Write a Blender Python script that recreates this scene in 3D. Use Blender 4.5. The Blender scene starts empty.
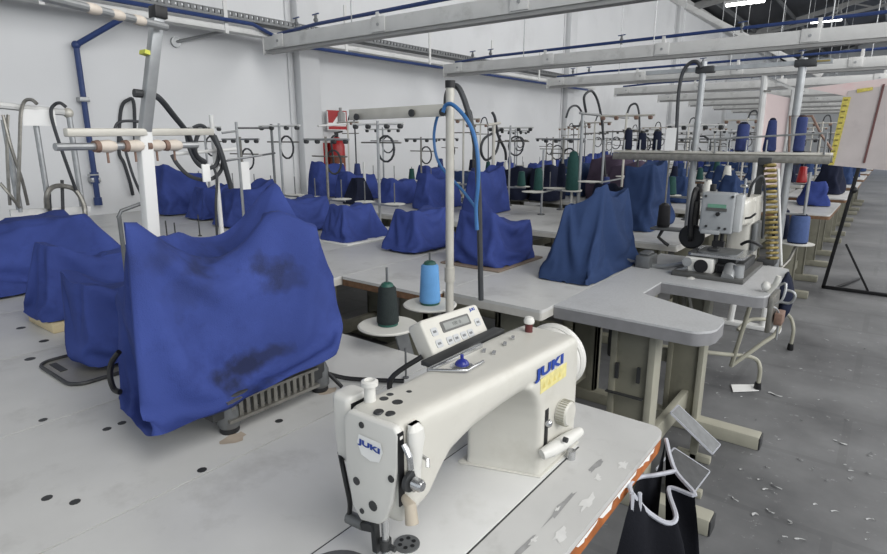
import bpy, bmesh, math, random
import numpy as np
from mathutils import Vector, Matrix, noise
random.seed(7)
PI = math.pi
SC = bpy.context.scene
COL = SC.collection

# ------------------------------------------------------------------ camera (surveyed from the photo)
F_PX, CX, CY, H = 574.0, 443.5, 277.0, 1.37
PITCH, YAW = math.atan2(139, 574), math.radians(37.7)
FW = Vector((-math.sin(YAW)*math.cos(PITCH), math.cos(YAW)*math.cos(PITCH), -math.sin(PITCH)))
RT = Vector((math.cos(YAW), math.sin(YAW), 0))
UP = RT.cross(FW)
cam_data = bpy.data.cameras.new('camera')
cam = bpy.data.objects.new('camera', cam_data)
COL.objects.link(cam)
cam_data.sensor_width = 36
cam_data.lens = 36*F_PX/887
cam_data.clip_start = 0.02
cam_data.clip_end = 200
m3 = Matrix((RT, UP, -FW)).transposed()
cam.matrix_world = Matrix.Translation((0, 0, H)) @ m3.to_4x4()
SC.camera = cam

def _ray(u, v): return FW + (u-CX)/F_PX*RT - (v-CY)/F_PX*UP
def pz(u, v, z):
    d = _ray(u, v); t = (z-H)/d.z; return Vector((d.x*t, d.y*t, z))
def px(u, v, x):
    d = _ray(u, v); t = x/d.x; return Vector((x, d.y*t, H+d.z*t))
def py(u, v, y):
    d = _ray(u, v); t = y/d.y; return Vector((d.x*t, y, H+d.z*t))

# ------------------------------------------------------------------ materials
def lin(c):
    return tuple(((x/255)/12.92 if x/255 <= .04045 else ((x/255+.055)/1.055)**2.4) for x in c)
_M = {}
def mat(name, rgb, rough=.55, metal=0, var=.08, scale=14, bump=0, bscale=200, spec=.4, emit=0, dirt=None, dscale=3, damt=.5):
    if name in _M: return _M[name]
    m = bpy.data.materials.new(name); m.use_nodes = True
    nt = m.node_tree; N = nt.nodes; L = nt.links
    b = N['Principled BSDF']
    c = lin(rgb)
    b.inputs['Roughness'].default_value = rough
    b.inputs['Metallic'].default_value = metal
    b.inputs['Specular IOR Level'].default_value = spec
    tc = N.new('ShaderNodeTexCoord')
    nz = N.new('ShaderNodeTexNoise'); nz.inputs['Scale'].default_value = scale; nz.inputs['Detail'].default_value = 5
    L.new(tc.outputs['Object'], nz.inputs['Vector'])
    rp = N.new('ShaderNodeValToRGB')
    rp.color_ramp.elements[0].position = .3; rp.color_ramp.elements[1].position = .7
    rp.color_ramp.elements[0].color = tuple(x*(1-var) for x in c)+(1,)
    rp.color_ramp.elements[1].color = tuple(min(1, x*(1+var)) for x in c)+(1,)
    L.new(nz.outputs['Fac'], rp.inputs['Fac'])
    out = rp.outputs['Color']
    if dirt:
        n2 = N.new('ShaderNodeTexNoise'); n2.inputs['Scale'].default_value = dscale; n2.inputs['Detail'].default_value = 8
        n2.inputs['Roughness'].default_value = .65
        L.new(tc.outputs['Object'], n2.inputs['Vector'])
        r2 = N.new('ShaderNodeValToRGB'); r2.color_ramp.elements[0].position = .54; r2.color_ramp.elements[1].position = .72
        r2.color_ramp.elements[0].color = (0, 0, 0, 1); r2.color_ramp.elements[1].color = (damt, damt, damt, 1)
        L.new(n2.outputs['Fac'], r2.inputs['Fac'])
        mx = N.new('ShaderNodeMixRGB'); mx.inputs['Color2'].default_value = lin(dirt)+(1,)
        L.new(r2.outputs['Color'], mx.inputs['Fac']); L.new(out, mx.inputs['Color1']); out = mx.outputs['Color']
    L.new(out, b.inputs['Base Color'])
    if emit:
        b.inputs['Emission Color'].default_value = c+(1,); b.inputs['Emission Strength'].default_value = emit
    if bump:
        n3 = N.new('ShaderNodeTexNoise'); n3.inputs['Scale'].default_value = bscale; n3.inputs['Detail'].default_value = 3
        L.new(tc.outputs['Object'], n3.inputs['Vector'])
        bp = N.new('ShaderNodeBump'); bp.inputs['Strength'].default_value = bump; bp.inputs['Distance'].default_value = .01
        L.new(n3.outputs['Fac'], bp.inputs['Height']); L.new(bp.outputs['Normal'], b.inputs['Normal'])
    _M[name] = m
    return m

WALL = mat('painted_wall', (214, 215, 216), .8, var=.025, scale=1.2, bump=.05, bscale=40, dirt=(180, 180, 180), dscale=.7, damt=.35)
PILLAR = mat('painted_pillar', (206, 207, 208), .75, var=.03, scale=3)
ROOF = mat('roof_sheet', (58, 59, 62), .6, var=.25, scale=.8)
STEELW = mat('white_painted_steel', (208, 208, 206), .45, var=.05, scale=6, dirt=(150, 150, 146), dscale=5, damt=.45)
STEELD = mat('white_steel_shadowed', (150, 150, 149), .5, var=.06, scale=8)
GALV = mat('galvanised_steel', (165, 167, 168), .4, .6, var=.12, scale=30)
CREAM = mat('cream_enamel_pole', (190, 187, 178), .4, .2, var=.08, scale=20)
POLEGREY = mat('grey_tube_steel', (158, 160, 161), .35, .5, var=.1, scale=25)
BRASSY = mat('worn_grey_metal', (132, 130, 124), .4, .6, var=.2, scale=40)
TOP = mat('white_laminate_top', (194, 194, 192), .36, var=.05, scale=7, bump=.02, bscale=300, dirt=(140, 138, 134), dscale=5.5, damt=.45)
TOPG = mat('grey_speckled_laminate', (182, 183, 184), .42, var=.07, scale=120, dirt=(150, 150, 150), dscale=5, damt=.35)
EDGEG = mat('grey_edge_band', (128, 128, 130), .5, var=.08, scale=20)
EDGEW = mat('pale_edge_band', (186, 184, 178), .5, var=.08, scale=20)
WOOD = mat('worn_orange_plywood_edge', (166, 98, 52), .6, var=.3, scale=30, dirt=(92, 58, 36), dscale=18, damt=.7)
BROWN = mat('brown_particle_edge', (112, 84, 62), .7, var=.25, scale=40)
LEG = mat('olive_grey_enamel', (128, 126, 112), .5, var=.1, scale=8, dirt=(88, 86, 76), dscale=9, damt=.5)
LEGL = mat('pale_olive_enamel', (158, 156, 142), .5, var=.08, scale=10)
BLUE = mat('royal_blue_fabric', (55, 69, 128), .85, var=.2, scale=5, bump=.25, bscale=420, spec=.15, dirt=(38, 48, 98), dscale=6, damt=.6)  # wider tone variation paints brighter highlights into the cloth
NAVY = mat('dark_navy_fabric', (46, 62, 96), .9, var=.14, scale=5, bump=.25, bscale=420, spec=.12, dirt=(34, 46, 74), dscale=4, damt=.5)
INK = mat('blackish_navy_fabric', (32, 36, 52), .9, var=.18, scale=6, bump=.2, bscale=300, spec=.1)
BLACKCLOTH = mat('black_bag_fabric', (26, 27, 32), .9, var=.2, scale=10, bump=.2, bscale=300, spec=.1)
PIPING = mat('pale_piping', (176, 178, 186), .8, var=.08, scale=60)
BLACK = mat('black_plastic', (24, 24, 26), .45, var=.15, scale=30)
RUBBER = mat('black_cable_rubber', (56, 58, 61), .6, var=.15, scale=30)
DGREY = mat('dark_grey_cast_metal', (62, 63, 64), .5, .3, var=.2, scale=30)
MGREY = mat('mid_grey_metal', (108, 110, 111), .45, .4, var=.15, scale=30)
MACH = mat('machine_enamel', (196, 194, 186), .32, var=.03, scale=10, dirt=(168, 164, 152), dscale=9, damt=.35)
MACHW = mat('machine_white_plate', (208, 207, 202), .3, var=.02, scale=10)
MACHG = mat('grey_control_box', (150, 153, 155), .45, var=.05, scale=20)
LCDC = mat('lcd_glass', (128, 131, 128), .2, var=.06, scale=30)
LCDF = mat('lcd_dark_bezel', (84, 84, 82), .4, var=.06, scale=30)
BTN = mat('grey_key_pad', (178, 180, 182), .5, var=.05, scale=50)
GREEN = mat('green_lcd', (96, 138, 118), .3, var=.1, scale=60, emit=.1)
LOGO = mat('blue_lettering', (36, 66, 150), .4, var=.03)
YELLOW = mat('yellow_sticker', (214, 204, 140), .5, var=.12, scale=90)
STEEL = mat('bright_steel', (190, 191, 192), .25, .85, var=.08, scale=30)
AIRBLUE = mat('blue_painted_pipe', (44, 62, 108), .45, var=.1, scale=20)
HOSEBLUE = mat('blue_air_hose', (56, 104, 156), .35, var=.08, scale=20)
THREADBLUE = mat('sky_blue_thread', (104, 160, 214), .8, var=.06, scale=20, bump=.3, bscale=350)
THREADDK = mat('black_green_thread', (34, 42, 42), .85, var=.15, scale=60, bump=.3, bscale=350)
THREADNV = mat('navy_thread', (44, 56, 102), .85, var=.12, scale=60, bump=.3, bscale=350)
THREADGN = mat('dark_green_thread', (28, 66, 62), .85, var=.12, scale=60, bump=.3, bscale=350)
TEAL = mat('green_cone_cap', (40, 84, 74), .5)
DISC = mat('pale_spool_plate', (204, 203, 196), .5, var=.04, scale=20)
CERAM = mat('pale_eyelet', (200, 190, 178), .5, var=.08, scale=40)
RUST = mat('rusty_eyelet', (122, 98, 86), .6, var=.2, scale=50)
RED = mat('red_enamel', (158, 30, 32), .35, var=.1, scale=20)
WHITE = mat('white_paper', (228, 228, 226), .7, var=.02)
PINK = mat('pale_pink_paper', (224, 206, 204), .75, var=.05, scale=4, dirt=(226, 178, 180), dscale=4, damt=.5)
CARD = mat('grey_pink_board', (196, 188, 186), .8, var=.05, scale=6, dirt=(172, 164, 162), dscale=8, damt=.4)
TAPE = mat('yellow_marked_tape', (204, 190, 96), .6, var=.25, scale=60)
GOLD = mat('dull_brass', (150, 134, 84), .4, .5, var=.25, scale=60)
SCRAP = mat('pale_lint', (172, 173, 173), .9, var=.1, scale=80)
LAMP = mat('lamp_tube', (255, 255, 252), .4, emit=9)
DAY = mat('bright_daylight_glass', (206, 220, 246), .4, emit=1.4)

def floor_material():
    m = bpy.data.materials.new('worn_dark_concrete'); m.use_nodes = True
    nt = m.node_tree; N = nt.nodes; L = nt.links; b = N['Principled BSDF']
    b.inputs['Roughness'].default_value = .55
    tc = N.new('ShaderNodeTexCoord')
    def nz(s, d=6, r=.6):
        n = N.new('ShaderNodeTexNoise'); n.inputs['Scale'].default_value = s; n.inputs['Detail'].default_value = d
        n.inputs['Roughness'].default_value = r; L.new(tc.outputs['Object'], n.inputs['Vector']); return n
    a = nz(1.3); r = N.new('ShaderNodeValToRGB')
    r.color_ramp.elements[0].position = .32; r.color_ramp.elements[0].color = lin((72, 73, 75))+(1,)
    r.color_ramp.elements[1].position = .72; r.color_ramp.elements[1].color = lin((126, 127, 128))+(1,)
    L.new(a.outputs['Fac'], r.inputs['Fac'])
    s = nz(16, 8, .75); r2 = N.new('ShaderNodeValToRGB')
    r2.color_ramp.elements[0].position = .60; r2.color_ramp.elements[1].position = .70
    r2.color_ramp.elements[0].color = (0, 0, 0, 1); r2.color_ramp.elements[1].color = (.6, .6, .6, 1)
    L.new(s.outputs['Fac'], r2.inputs['Fac'])
    mx = N.new('ShaderNodeMixRGB'); mx.inputs['Color2'].default_value = lin((176, 177, 178))+(1,)
    L.new(r2.outputs['Color'], mx.inputs['Fac']); L.new(r.outputs['Color'], mx.inputs['Color1'])
    br = N.new('ShaderNodeTexBrick'); br.inputs['Scale'].default_value = .45; br.inputs['Mortar Size'].default_value = .008
    br.inputs['Color1'].default_value = br.inputs['Color2'].default_value = (1, 1, 1, 1); br.inputs['Mortar'].default_value = (.88, .88, .88, 1)
    L.new(tc.outputs['Object'], br.inputs['Vector'])
    mu = N.new('ShaderNodeMixRGB'); mu.blend_type = 'MULTIPLY'; mu.inputs['Fac'].default_value = 1
    L.new(mx.outputs['Color'], mu.inputs['Color1']); L.new(br.outputs['Color'], mu.inputs['Color2'])
    L.new(mu.outputs['Color'], b.inputs['Base Color'])
    rr = N.new('ShaderNodeMapRange'); rr.inputs['To Min'].default_value = .35; rr.inputs['To Max'].default_value = .75
    L.new(a.outputs['Fac'], rr.inputs['Value']); L.new(rr.outputs['Result'], b.inputs['Roughness'])
    return m
FLOOR = floor_material()

def stained_fabric():
    """royal blue cloth with oily dark patches and the painted shade of the top sag on the front face, as the nearest cover carries"""
    m = BLUE.copy(); m.name = 'royal_blue_fabric_oil_stained'
    nt = m.node_tree; N = nt.nodes; L = nt.links; b = N['Principled BSDF']
    src = b.inputs['Base Color'].links[0].from_socket
    tc = N.new('ShaderNodeTexCoord')
    wn = N.new('ShaderNodeTexNoise'); wn.inputs['Scale'].default_value = 22; wn.inputs['Detail'].default_value = 6
    L.new(tc.outputs['Object'], wn.inputs['Vector'])
    acc = None
    for (c, rad, amt) in STAINS_AND_SAG:
        mp = N.new('ShaderNodeMapping'); mp.vector_type = 'POINT'
        mp.inputs['Location'].default_value = tuple(-c[i]/rad[i] for i in range(3)); mp.inputs['Scale'].default_value = tuple(1/x for x in rad)
        L.new(tc.outputs['Object'], mp.inputs['Vector'])
        ln = N.new('ShaderNodeVectorMath'); ln.operation = 'LENGTH'; L.new(mp.outputs['Vector'], ln.inputs[0])
        ad = N.new('ShaderNodeMath'); ad.operation = 'MULTIPLY_ADD'; ad.inputs[1].default_value = 2.4
        L.new(wn.outputs['Fac'], ad.inputs[0]); L.new(ln.outputs['Value'], ad.inputs[2])
        r = N.new('ShaderNodeMapRange'); r.inputs['From Min'].default_value = 1.6; r.inputs['From Max'].default_value = 2.3
        r.inputs['To Min'].default_value = amt; r.inputs['To Max'].default_value = 0
        L.new(ad.outputs['Value'], r.inputs['Value'])
        if acc is None: acc = r.outputs['Result']
        else:
            mxm = N.new('ShaderNodeMath'); mxm.operation = 'MAXIMUM'; L.new(acc, mxm.inputs[0]); L.new(r.outputs['Result'], mxm.inputs[1]); acc = mxm.outputs['Value']
    mx = N.new('ShaderNodeMixRGB'); mx.inputs['Color2'].default_value = lin((38, 42, 62))+(1,)
    L.new(acc, mx.inputs['Fac']); L.new(src, mx.inputs['Color1']); L.new(mx.outputs['Color'], b.inputs['Base Color'])
    return m

# ------------------------------------------------------------------ mesh builder
class MB:
    def __init__(s): s.v = []; s.f = []
    def add(s, vs, fs):
        k = len(s.v); s.v += [Vector(p) for p in vs]; s.f += [tuple(i+k for i in f) for f in fs]; return s
    def box(s, c, d, rot=None):
        c = Vector(c); x, y, z = (q/2 for q in d)
        vs = [Vector(p) for p in ((-x,-y,-z),(x,-y,-z),(x,y,-z),(-x,y,-z),(-x,-y,z),(x,-y,z),(x,y,z),(-x,y,z))]
        if rot: vs = [rot @ p for p in vs]
        return s.add([c+p for p in vs], [(0,3,2,1),(4,5,6,7),(0,1,5,4),(1,2,6,5),(2,3,7,6),(3,0,4,7)])
    def span(s, a, b):
        a = Vector(a); b = Vector(b)
        return s.box((a+b)/2, [abs(q) for q in (b-a)])
    def bar(s, a, b, w, h=None, up=(0,0,1)):
        a = Vector(a); b = Vector(b); d = (b-a); ln = d.length; d.normalize(); u = Vector(up)
        if abs(d.dot(u)) > .98: u = Vector((1,0,0)) if abs(d.x) < .9 else Vector((0,1,0))
        x = d.cross(u).normalized(); z = x.cross(d)
        R = Matrix((x, d, z)).transposed()
        return s.box((a+b)/2, (w, ln, h or w), R)
    def tube(s, pts, r, n=8, cap=True, smooth=0):
        pts = [Vector(p) for p in pts]
        if smooth: pts = crom(pts, smooth)
        rs = r if isinstance(r, (list, tuple)) else [r]*len(pts)
        k = len(s.v); up = None
        for i, p in enumerate(pts):
            d = (pts[min(i+1, len(pts)-1)]-pts[max(i-1, 0)])
            if d.length < 1e-9: d = Vector((0,0,1))
            d.normalize()
            if up is None:
                up = Vector((0,0,1)) if abs(d.z) < .9 else Vector((1,0,0))
            x = d.cross(up)
            if x.length < 1e-6: x = d.orthogonal()
            x.normalize(); y = x.cross(d); up = y.copy() if abs(y.dot(d)) < .9 else up
            for j in range(n):
                a = 2*PI*j/n; s.v.append(p+rs[min(i, len(rs)-1)]*(math.cos(a)*x+math.sin(a)*y))
        for i in range(len(pts)-1):
            for j in range(n):
                a = k+i*n+j; b = k+i*n+(j+1) % n
                s.f.append((a, b, b+n, a+n))
        if cap:
            s.f.append(tuple(k+j for j in range(n))[::-1]); e = k+(len(pts)-1)*n
            s.f.append(tuple(e+j for j in range(n)))
        return s
    def cyl(s, a, b, r, r2=None, n=20):
        return s.tube([a, b], [r, r if r2 is None else r2], n)
    def lathe(s, prof, c=(0,0,0), axis='z', n=24, R=None):
        k = len(s.v); c = Vector(c)
        if R is None: R = {'z': Matrix.Identity(3), 'y': Matrix(((1,0,0),(0,0,1),(0,-1,0))), 'x': Matrix(((0,0,1),(0,1,0),(-1,0,0)))}[axis]
        for r, h in prof:
            for j in range(n):
                a = 2*PI*j/n; s.v.append(c+R @ Vector((r*math.cos(a), r*math.sin(a), h)))
        for i in range(len(prof)-1):
            for j in range(n):
                a = k+i*n+j; b = k+i*n+(j+1) % n; s.f.append((a, b, b+n, a+n))
        s.f.append(tuple(k+j for j in range(n))[::-1]); e = k+(len(prof)-1)*n
        s.f.append(tuple(e+j for j in range(n)))
        return s
    def prism(s, poly, z0, z1):
        n = len(poly)
        return s.add([(p[0], p[1], z0) for p in poly]+[(p[0], p[1], z1) for p in poly],
                     [tuple(range(n))[::-1], tuple(range(n, 2*n))]+[(i, (i+1) % n, n+(i+1) % n, n+i) for i in range(n)])
    def xprism(s, poly, x0, x1):                      # poly in (y, z)
        n = len(poly)
        return s.add([(x0, p[0], p[1]) for p in poly]+[(x1, p[0], p[1]) for p in poly],
                     [tuple(range(n))[::-1], tuple(range(n, 2*n))]+[(i, (i+1) % n, n+(i+1) % n, n+i) for i in range(n)])
    def quad(s, a, b, c, d, t=0):
        a, b, c, d = map(Vector, (a, b, c, d)); n = (b-a).cross(d-a).normalized()*t
        if not t: return s.add([a, b, c, d], [(0, 1, 2, 3)])
        return s.add([a, b, c, d, a-n, b-n, c-n, d-n], [(0,1,2,3),(7,6,5,4),(0,4,5,1),(1,5,6,2),(2,6,7,3),(3,7,4,0)])
    def ball(s, c, r, n=12, sc=(1,1,1)):
        c = Vector(c); k = len(s.v); m = n//2+1
        pr = []
        for i in range(m+1):
            a = -PI/2+PI*i/m; pr.append((max(math.cos(a), .01)*r, math.sin(a)*r))
        s.lathe(pr, (0,0,0), n=n)
        for i in range(k, len(s.v)): s.v[i] = c+Vector((s.v[i].x*sc[0], s.v[i].y*sc[1], s.v[i].z*sc[2]))
        return s
    def data(s, name, material, bevel=0, seg=2, ang=35, flat=False, off=Vector((0,0,0)), bang=30):
        me = bpy.data.meshes.new(name)
        me.from_pydata([v-off for v in s.v], [], s.f)
        bm = bmesh.new(); bm.from_mesh(me)
        bmesh.ops.recalc_face_normals(bm, faces=bm.faces)
        if bevel:
            es = [e for e in bm.edges if len(e.link_faces) == 2 and e.calc_face_angle(0) > math.radians(bang)]
            bmesh.ops.bevel(bm, geom=es, offset=bevel, segments=seg, affect='EDGES', profile=.5, clamp_overlap=True)
        bm.to_mesh(me); bm.free()
        me.materials.append(material)
        if not flat:
            for p in me.polygons: p.use_smooth = True
            me.set_sharp_from_angle(angle=math.radians(ang))
        return me

def crom(p, k=6, closed=False):
    out = []
    n = len(p)
    for i in range(n if closed else n-1):
        if closed: a, b, c, d = p[(i-1) % n], p[i], p[(i+1) % n], p[(i+2) % n]
        else: a, b, c, d = p[max(i-1, 0)], p[i], p[i+1], p[min(i+2, n-1)]
        for j in range(k):
            t = j/k
            out.append(.5*((2*b)+(c-a)*t+(2*a-5*b+4*c-d)*t*t+(-a+3*b-3*c+d)*t**3))
    if not closed: out.append(p[-1].copy())
    return out

def wloc(o):
    v = Vector((0,0,0))
    while o: v += o.location; o = o.parent
    return v
_used = {}
def tag(o, label=None, cat=None, group=None, kind=None):
    if label:
        if label in _used and not group: print('DUP LABEL', label)
        _used[label] = 1; o['label'] = label
    if cat: o['category'] = cat
    if group: o['group'] = group
    if kind: o['kind'] = kind
    return o
def thing(name, label, cat, loc=(0,0,0), group=None):
    o = bpy.data.objects.new(name, None); COL.objects.link(o); o.location = loc; o.empty_display_size = .05
    return tag(o, label, cat, group)
def part(name, mb, material, parent, local=False, **k):
    """a mesh of its own under its thing; mb is in world coordinates unless local"""
    off = Vector((0,0,0)) if local else wloc(parent)
    o = bpy.data.objects.new(name, mb.data(name, material, off=off, **k)); COL.objects.link(o); o.parent = parent
    return o
def solo(name, mb, material, label, cat, group=None, **k):
    """a thing that is one mesh, its origin at the middle of its base"""
    lo = Vector([min(v[i] for v in mb.v) for i in range(3)]); hi = Vector([max(v[i] for v in mb.v) for i in range(3)])
    c = Vector(((lo.x+hi.x)/2, (lo.y+hi.y)/2, lo.z))
    o = bpy.data.objects.new(name, mb.data(name, material, off=c, **k)); COL.objects.link(o); o.location = c
    return tag(o, label, cat, group)
def struct(name, mb, material, **k):
    o = bpy.data.objects.new(name, mb.data(name, material, **k)); COL.objects.link(o); o['kind'] = 'structure'
    return o
def dup(o, loc=None, label=None, group=None, rotz=None, scale=None):
    c = o.copy(); COL.objects.link(c)
    if loc is not None: c.location = loc
    if rotz is not None: c.rotation_euler = (0,0,rotz)
    if scale is not None: c.scale = scale
    if label:
        if label in _used and not group: print('DUP LABEL', label)
        _used[label] = 1; c['label'] = label
    if group: c['group'] = group
    def rec(src, dst):
        for ch in src.children:
            d = ch.copy(); COL.objects.link(d); d.parent = dst; rec(ch, d)
    rec(o, c)
    return c
def text_mesh(s, size, material, M, name, parent, bold=0, depth=.0006, spacing=1):
    cu = bpy.data.curves.new(name, 'FONT'); cu.body = s; cu.size = size; cu.align_x = 'CENTER'; cu.align_y = 'CENTER'
    cu.extrude = depth; cu.offset = bold; cu.space_character = spacing
    t = bpy.data.objects.new(name, cu); COL.objects.link(t)
    bpy.context.view_layer.update()
    me = bpy.data.meshes.new_from_object(t.evaluated_get(bpy.context.evaluated_depsgraph_get()))
    bpy.data.objects.remove(t)
    off = wloc(parent)
    me.transform(Matrix.Translation(-off) @ M)
    me.materials.clear(); me.materials.append(material)
    o = bpy.data.objects.new(name, me); COL.objects.link(o); o.parent = parent
    return o
def frame_at(c, xdir, ydir):
    x = Vector(xdir).normalized(); z = x.cross(Vector(ydir)).normalized(); y = z.cross(x)
    M = Matrix((x, y, z)).transposed().to_4x4(); M.translation = c
    return M

# ------------------------------------------------------------------ cloth covers
def cover_mb(base, top, peaks=(), sag=.02, edge_sag=None, amp=.012, seed=0, n=22, rows=18, rings=8, bulge=.012, hem=.008, fold=1.0, tuck=0.0):
    """a fabric cover pulled over a machine: base and top are four corners each (ccw), world coords;
    peaks are points the top cloth is held up by, folds run down from the top corners"""
    nc = len(base); base = [Vector(b) for b in base]; top = [Vector(t) for t in top]
    es = edge_sag or [sag]*nc
    rnd = random.Random(seed); ph = [rnd.uniform(0, 6.28) for _ in range(12)]
    def ring(c, es=None, rnd_=2):
        out = []
        for i in range(nc):
            a = c[i]; b = c[(i+1) % nc]
            for j in range(n):
                t = j/n; p = a.lerp(b, t)
                if es: p.z -= es[i]*4*t*(1-t)
                out.append(p)
        for _ in range(rnd_):
            out = [(out[i-1]+out[i]*2+out[(i+1) % len(out)])/4 for i in range(len(out))]
        return out
    B = ring(base, None, 10); T = ring(top, es, 2)
    N = len(B); cb = sum(B, Vector())/N; ct = sum(T, Vector())/N
    mb = MB(); V = mb.v
    def wr(p, k=1.0):
        q = Vector((p.x*4.2+seed*3.1, p.y*4.2, p.z*1.6+seed))
        r1 = 1-abs(noise.noise(q*1.3))*2.0
        r2 = 1-abs(noise.noise(q*2.9+Vector((9,3,1))))*2.0
        return (r1*.7+r2*.35)*k
    for r in range(rows+1):
        t = r/rows
        tt = 1-t                                         # 0 at the top
        for i in range(N):
            p = B[i].lerp(T[i], t)
            o = Vector((p.x-cb.x*(1-t)-ct.x*t, p.y-cb.y*(1-t)-ct.y*t, 0))
            if o.length > 1e-6: o.normalize()
            s = i/N*nc
            ef = s-int(s); corner = min(ef, 1-ef)
            dist = corner                                # folds radiate from the corners
            f = math.sin((ef*7+tt*2.2)*2.2+ph[int(s) % 12])*math.sin(PI*min(1, tt*1.15))*.6
            f += math.sin(ef*15+tt*3+ph[(int(s)+5) % 12])*.35*tt
            d = amp*fold*f*min(1, corner*6) + amp*wr(p)*(.35+.65*tt)*min(1, .3+corner*5)
            d += bulge*math.sin(PI*t) - tuck*max(0, tt-.8)*5
            p = p+o*d
            if r == 0: p.z += hem*math.sin(i*.31+ph[0])+hem*.6*math.sin(i*.83+ph[1])
            V.append(p)
    for r in range(rows):
        for i in range(N):
            a = r*N+i; b = r*N+(i+1) % N; mb.f.append((a, b, b+N, a+N))
    pk = [Vector(p) for p in peaks]
    last = rows*N
    for r in range(1, rings+1):
        t = r/rings
        for i in range(N):
            p = T[i].lerp(ct, t)
            if r < rings or True:
                p.z -= sag*math.sin(PI/2*t)
                for q in pk:
                    dd = math.hypot(p.x-q.x, p.y-q.y); w = math.exp(-(dd/.12)**2)
                    p.z += (q.z-p.z)*w*min(1, t*2.5)
                p.z += amp*.9*wr(p*1.3)*min(1, t*3)
            V.append(p)
    for r in range(rings):
        for i in range(N):
            a = last+r*N+i; b = last+r*N+(i+1) % N
            mb.f.append((a, b, b+N, a+N))
    mb.f.append(tuple(last+rings*N+i for i in range(N)))
    return mb
def drape(mb, n, nc, rows, pins, slack=(1.04, 1.03), boxes=(), zmin=None, steps=36, its=14, seed=0, noise_amp=.004, grav=.00030, bend=.30, pin_hem=True, hem_drop=0):
    """relax a cover's cloth: fixed at its hem and where the machine holds it up, slack everywhere else"""
    N = n*nc
    P = np.array([tuple(v) for v in mb.v]); M_ = len(P)
    E = {}
    def ed(a, b, k, st):
        if a != b: E[(min(a, b), max(a, b))] = (k, st)
    R = (M_)//N
    for r in range(R):
        for i in range(N):
            a = r*N+i; b = r*N+(i+1) % N
            ed(a, b, slack[0], 1)
            ed(a, r*N+(i+2) % N, slack[0], bend)
            if r+1 < R:
                ed(a, a+N, slack[1], 1); ed(a, b+N, 1.02, .5); ed(b, a+N, 1.02, .5)
            if r+2 < R: ed(a, a+2*N, slack[1], bend)
    ks = list(E); A = np.array([k[0] for k in ks]); B = np.array([k[1] for k in ks])
    SL = np.array([E[k][0] for k in ks]); ST = np.array([E[k][1] for k in ks])
    L = np.linalg.norm(P[A]-P[B], axis=1)*SL
    ok = L > 1e-5; A, B, L, ST = A[ok], B[ok], L[ok], ST[ok]
    w = np.ones(M_)
    idx = list(pins)
    if pin_hem: idx += list(range(N))
    else: idx += [k*n for k in range(nc)]
    w[idx] = 0
    ws = w[A]+w[B]; ok = ws > 0; A, B, L, ST, ws = A[ok], B[ok], L[ok], ST[ok], ws[ok]
    cnt = np.bincount(np.concatenate([A, B]), minlength=M_).astype(float)
    cw = np.maximum(cnt, 1)
    rs = np.random.RandomState(seed)
    nz = np.array([[noise.noise(Vector((q[0]*9+seed, q[1]*9, q[2]*5+c*7))) for c in range(3)] for q in P])
    X = P+nz*noise_amp*3*w[:, None]; V = np.zeros_like(X)
    for s in range(steps):
        V[:, 2] -= grav*w; V *= .90
        Y = X+V
        for it in range(its):
            d = Y[A]-Y[B]; ln = np.linalg.norm(d, axis=1)+1e-9
            k = (ST*(ln-L)/ln/ws)[:, None]*d
            ka = -k*w[A][:, None]; kb = k*w[B][:, None]
            for c in range(3):
                Y[:, c] += 1.7*(np.bincount(A, ka[:, c], M_)+np.bincount(B, kb[:, c], M_))/cw*2
            for (lo, hi) in boxes:
                ins = np.all((Y > lo) & (Y < hi), axis=1) & (w > 0)
                if ins.any():
                    q = Y[ins]; dl = q-lo; dh = hi-q
                    dl[:, 2] = 9; D = np.concatenate([dl, dh], axis=1); j = D.argmin(axis=1)
                    for a_ in range(6):
                        m_ = j == a_
                        if a_ < 3: q[m_, a_] = lo[a_]
                        else: q[m_, a_-3] = hi[a_-3]
                    Y[ins] = q
            if zmin is not None: Y[:, 2] = np.maximum(Y[:, 2], zmin)
        V = (Y-X); sp = np.linalg.norm(V, axis=1, keepdims=True); V *= np.minimum(1, .02/(sp+1e-9)); X = Y
    mb.v = [Vector(q) for q in X]
    return mb
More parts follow.
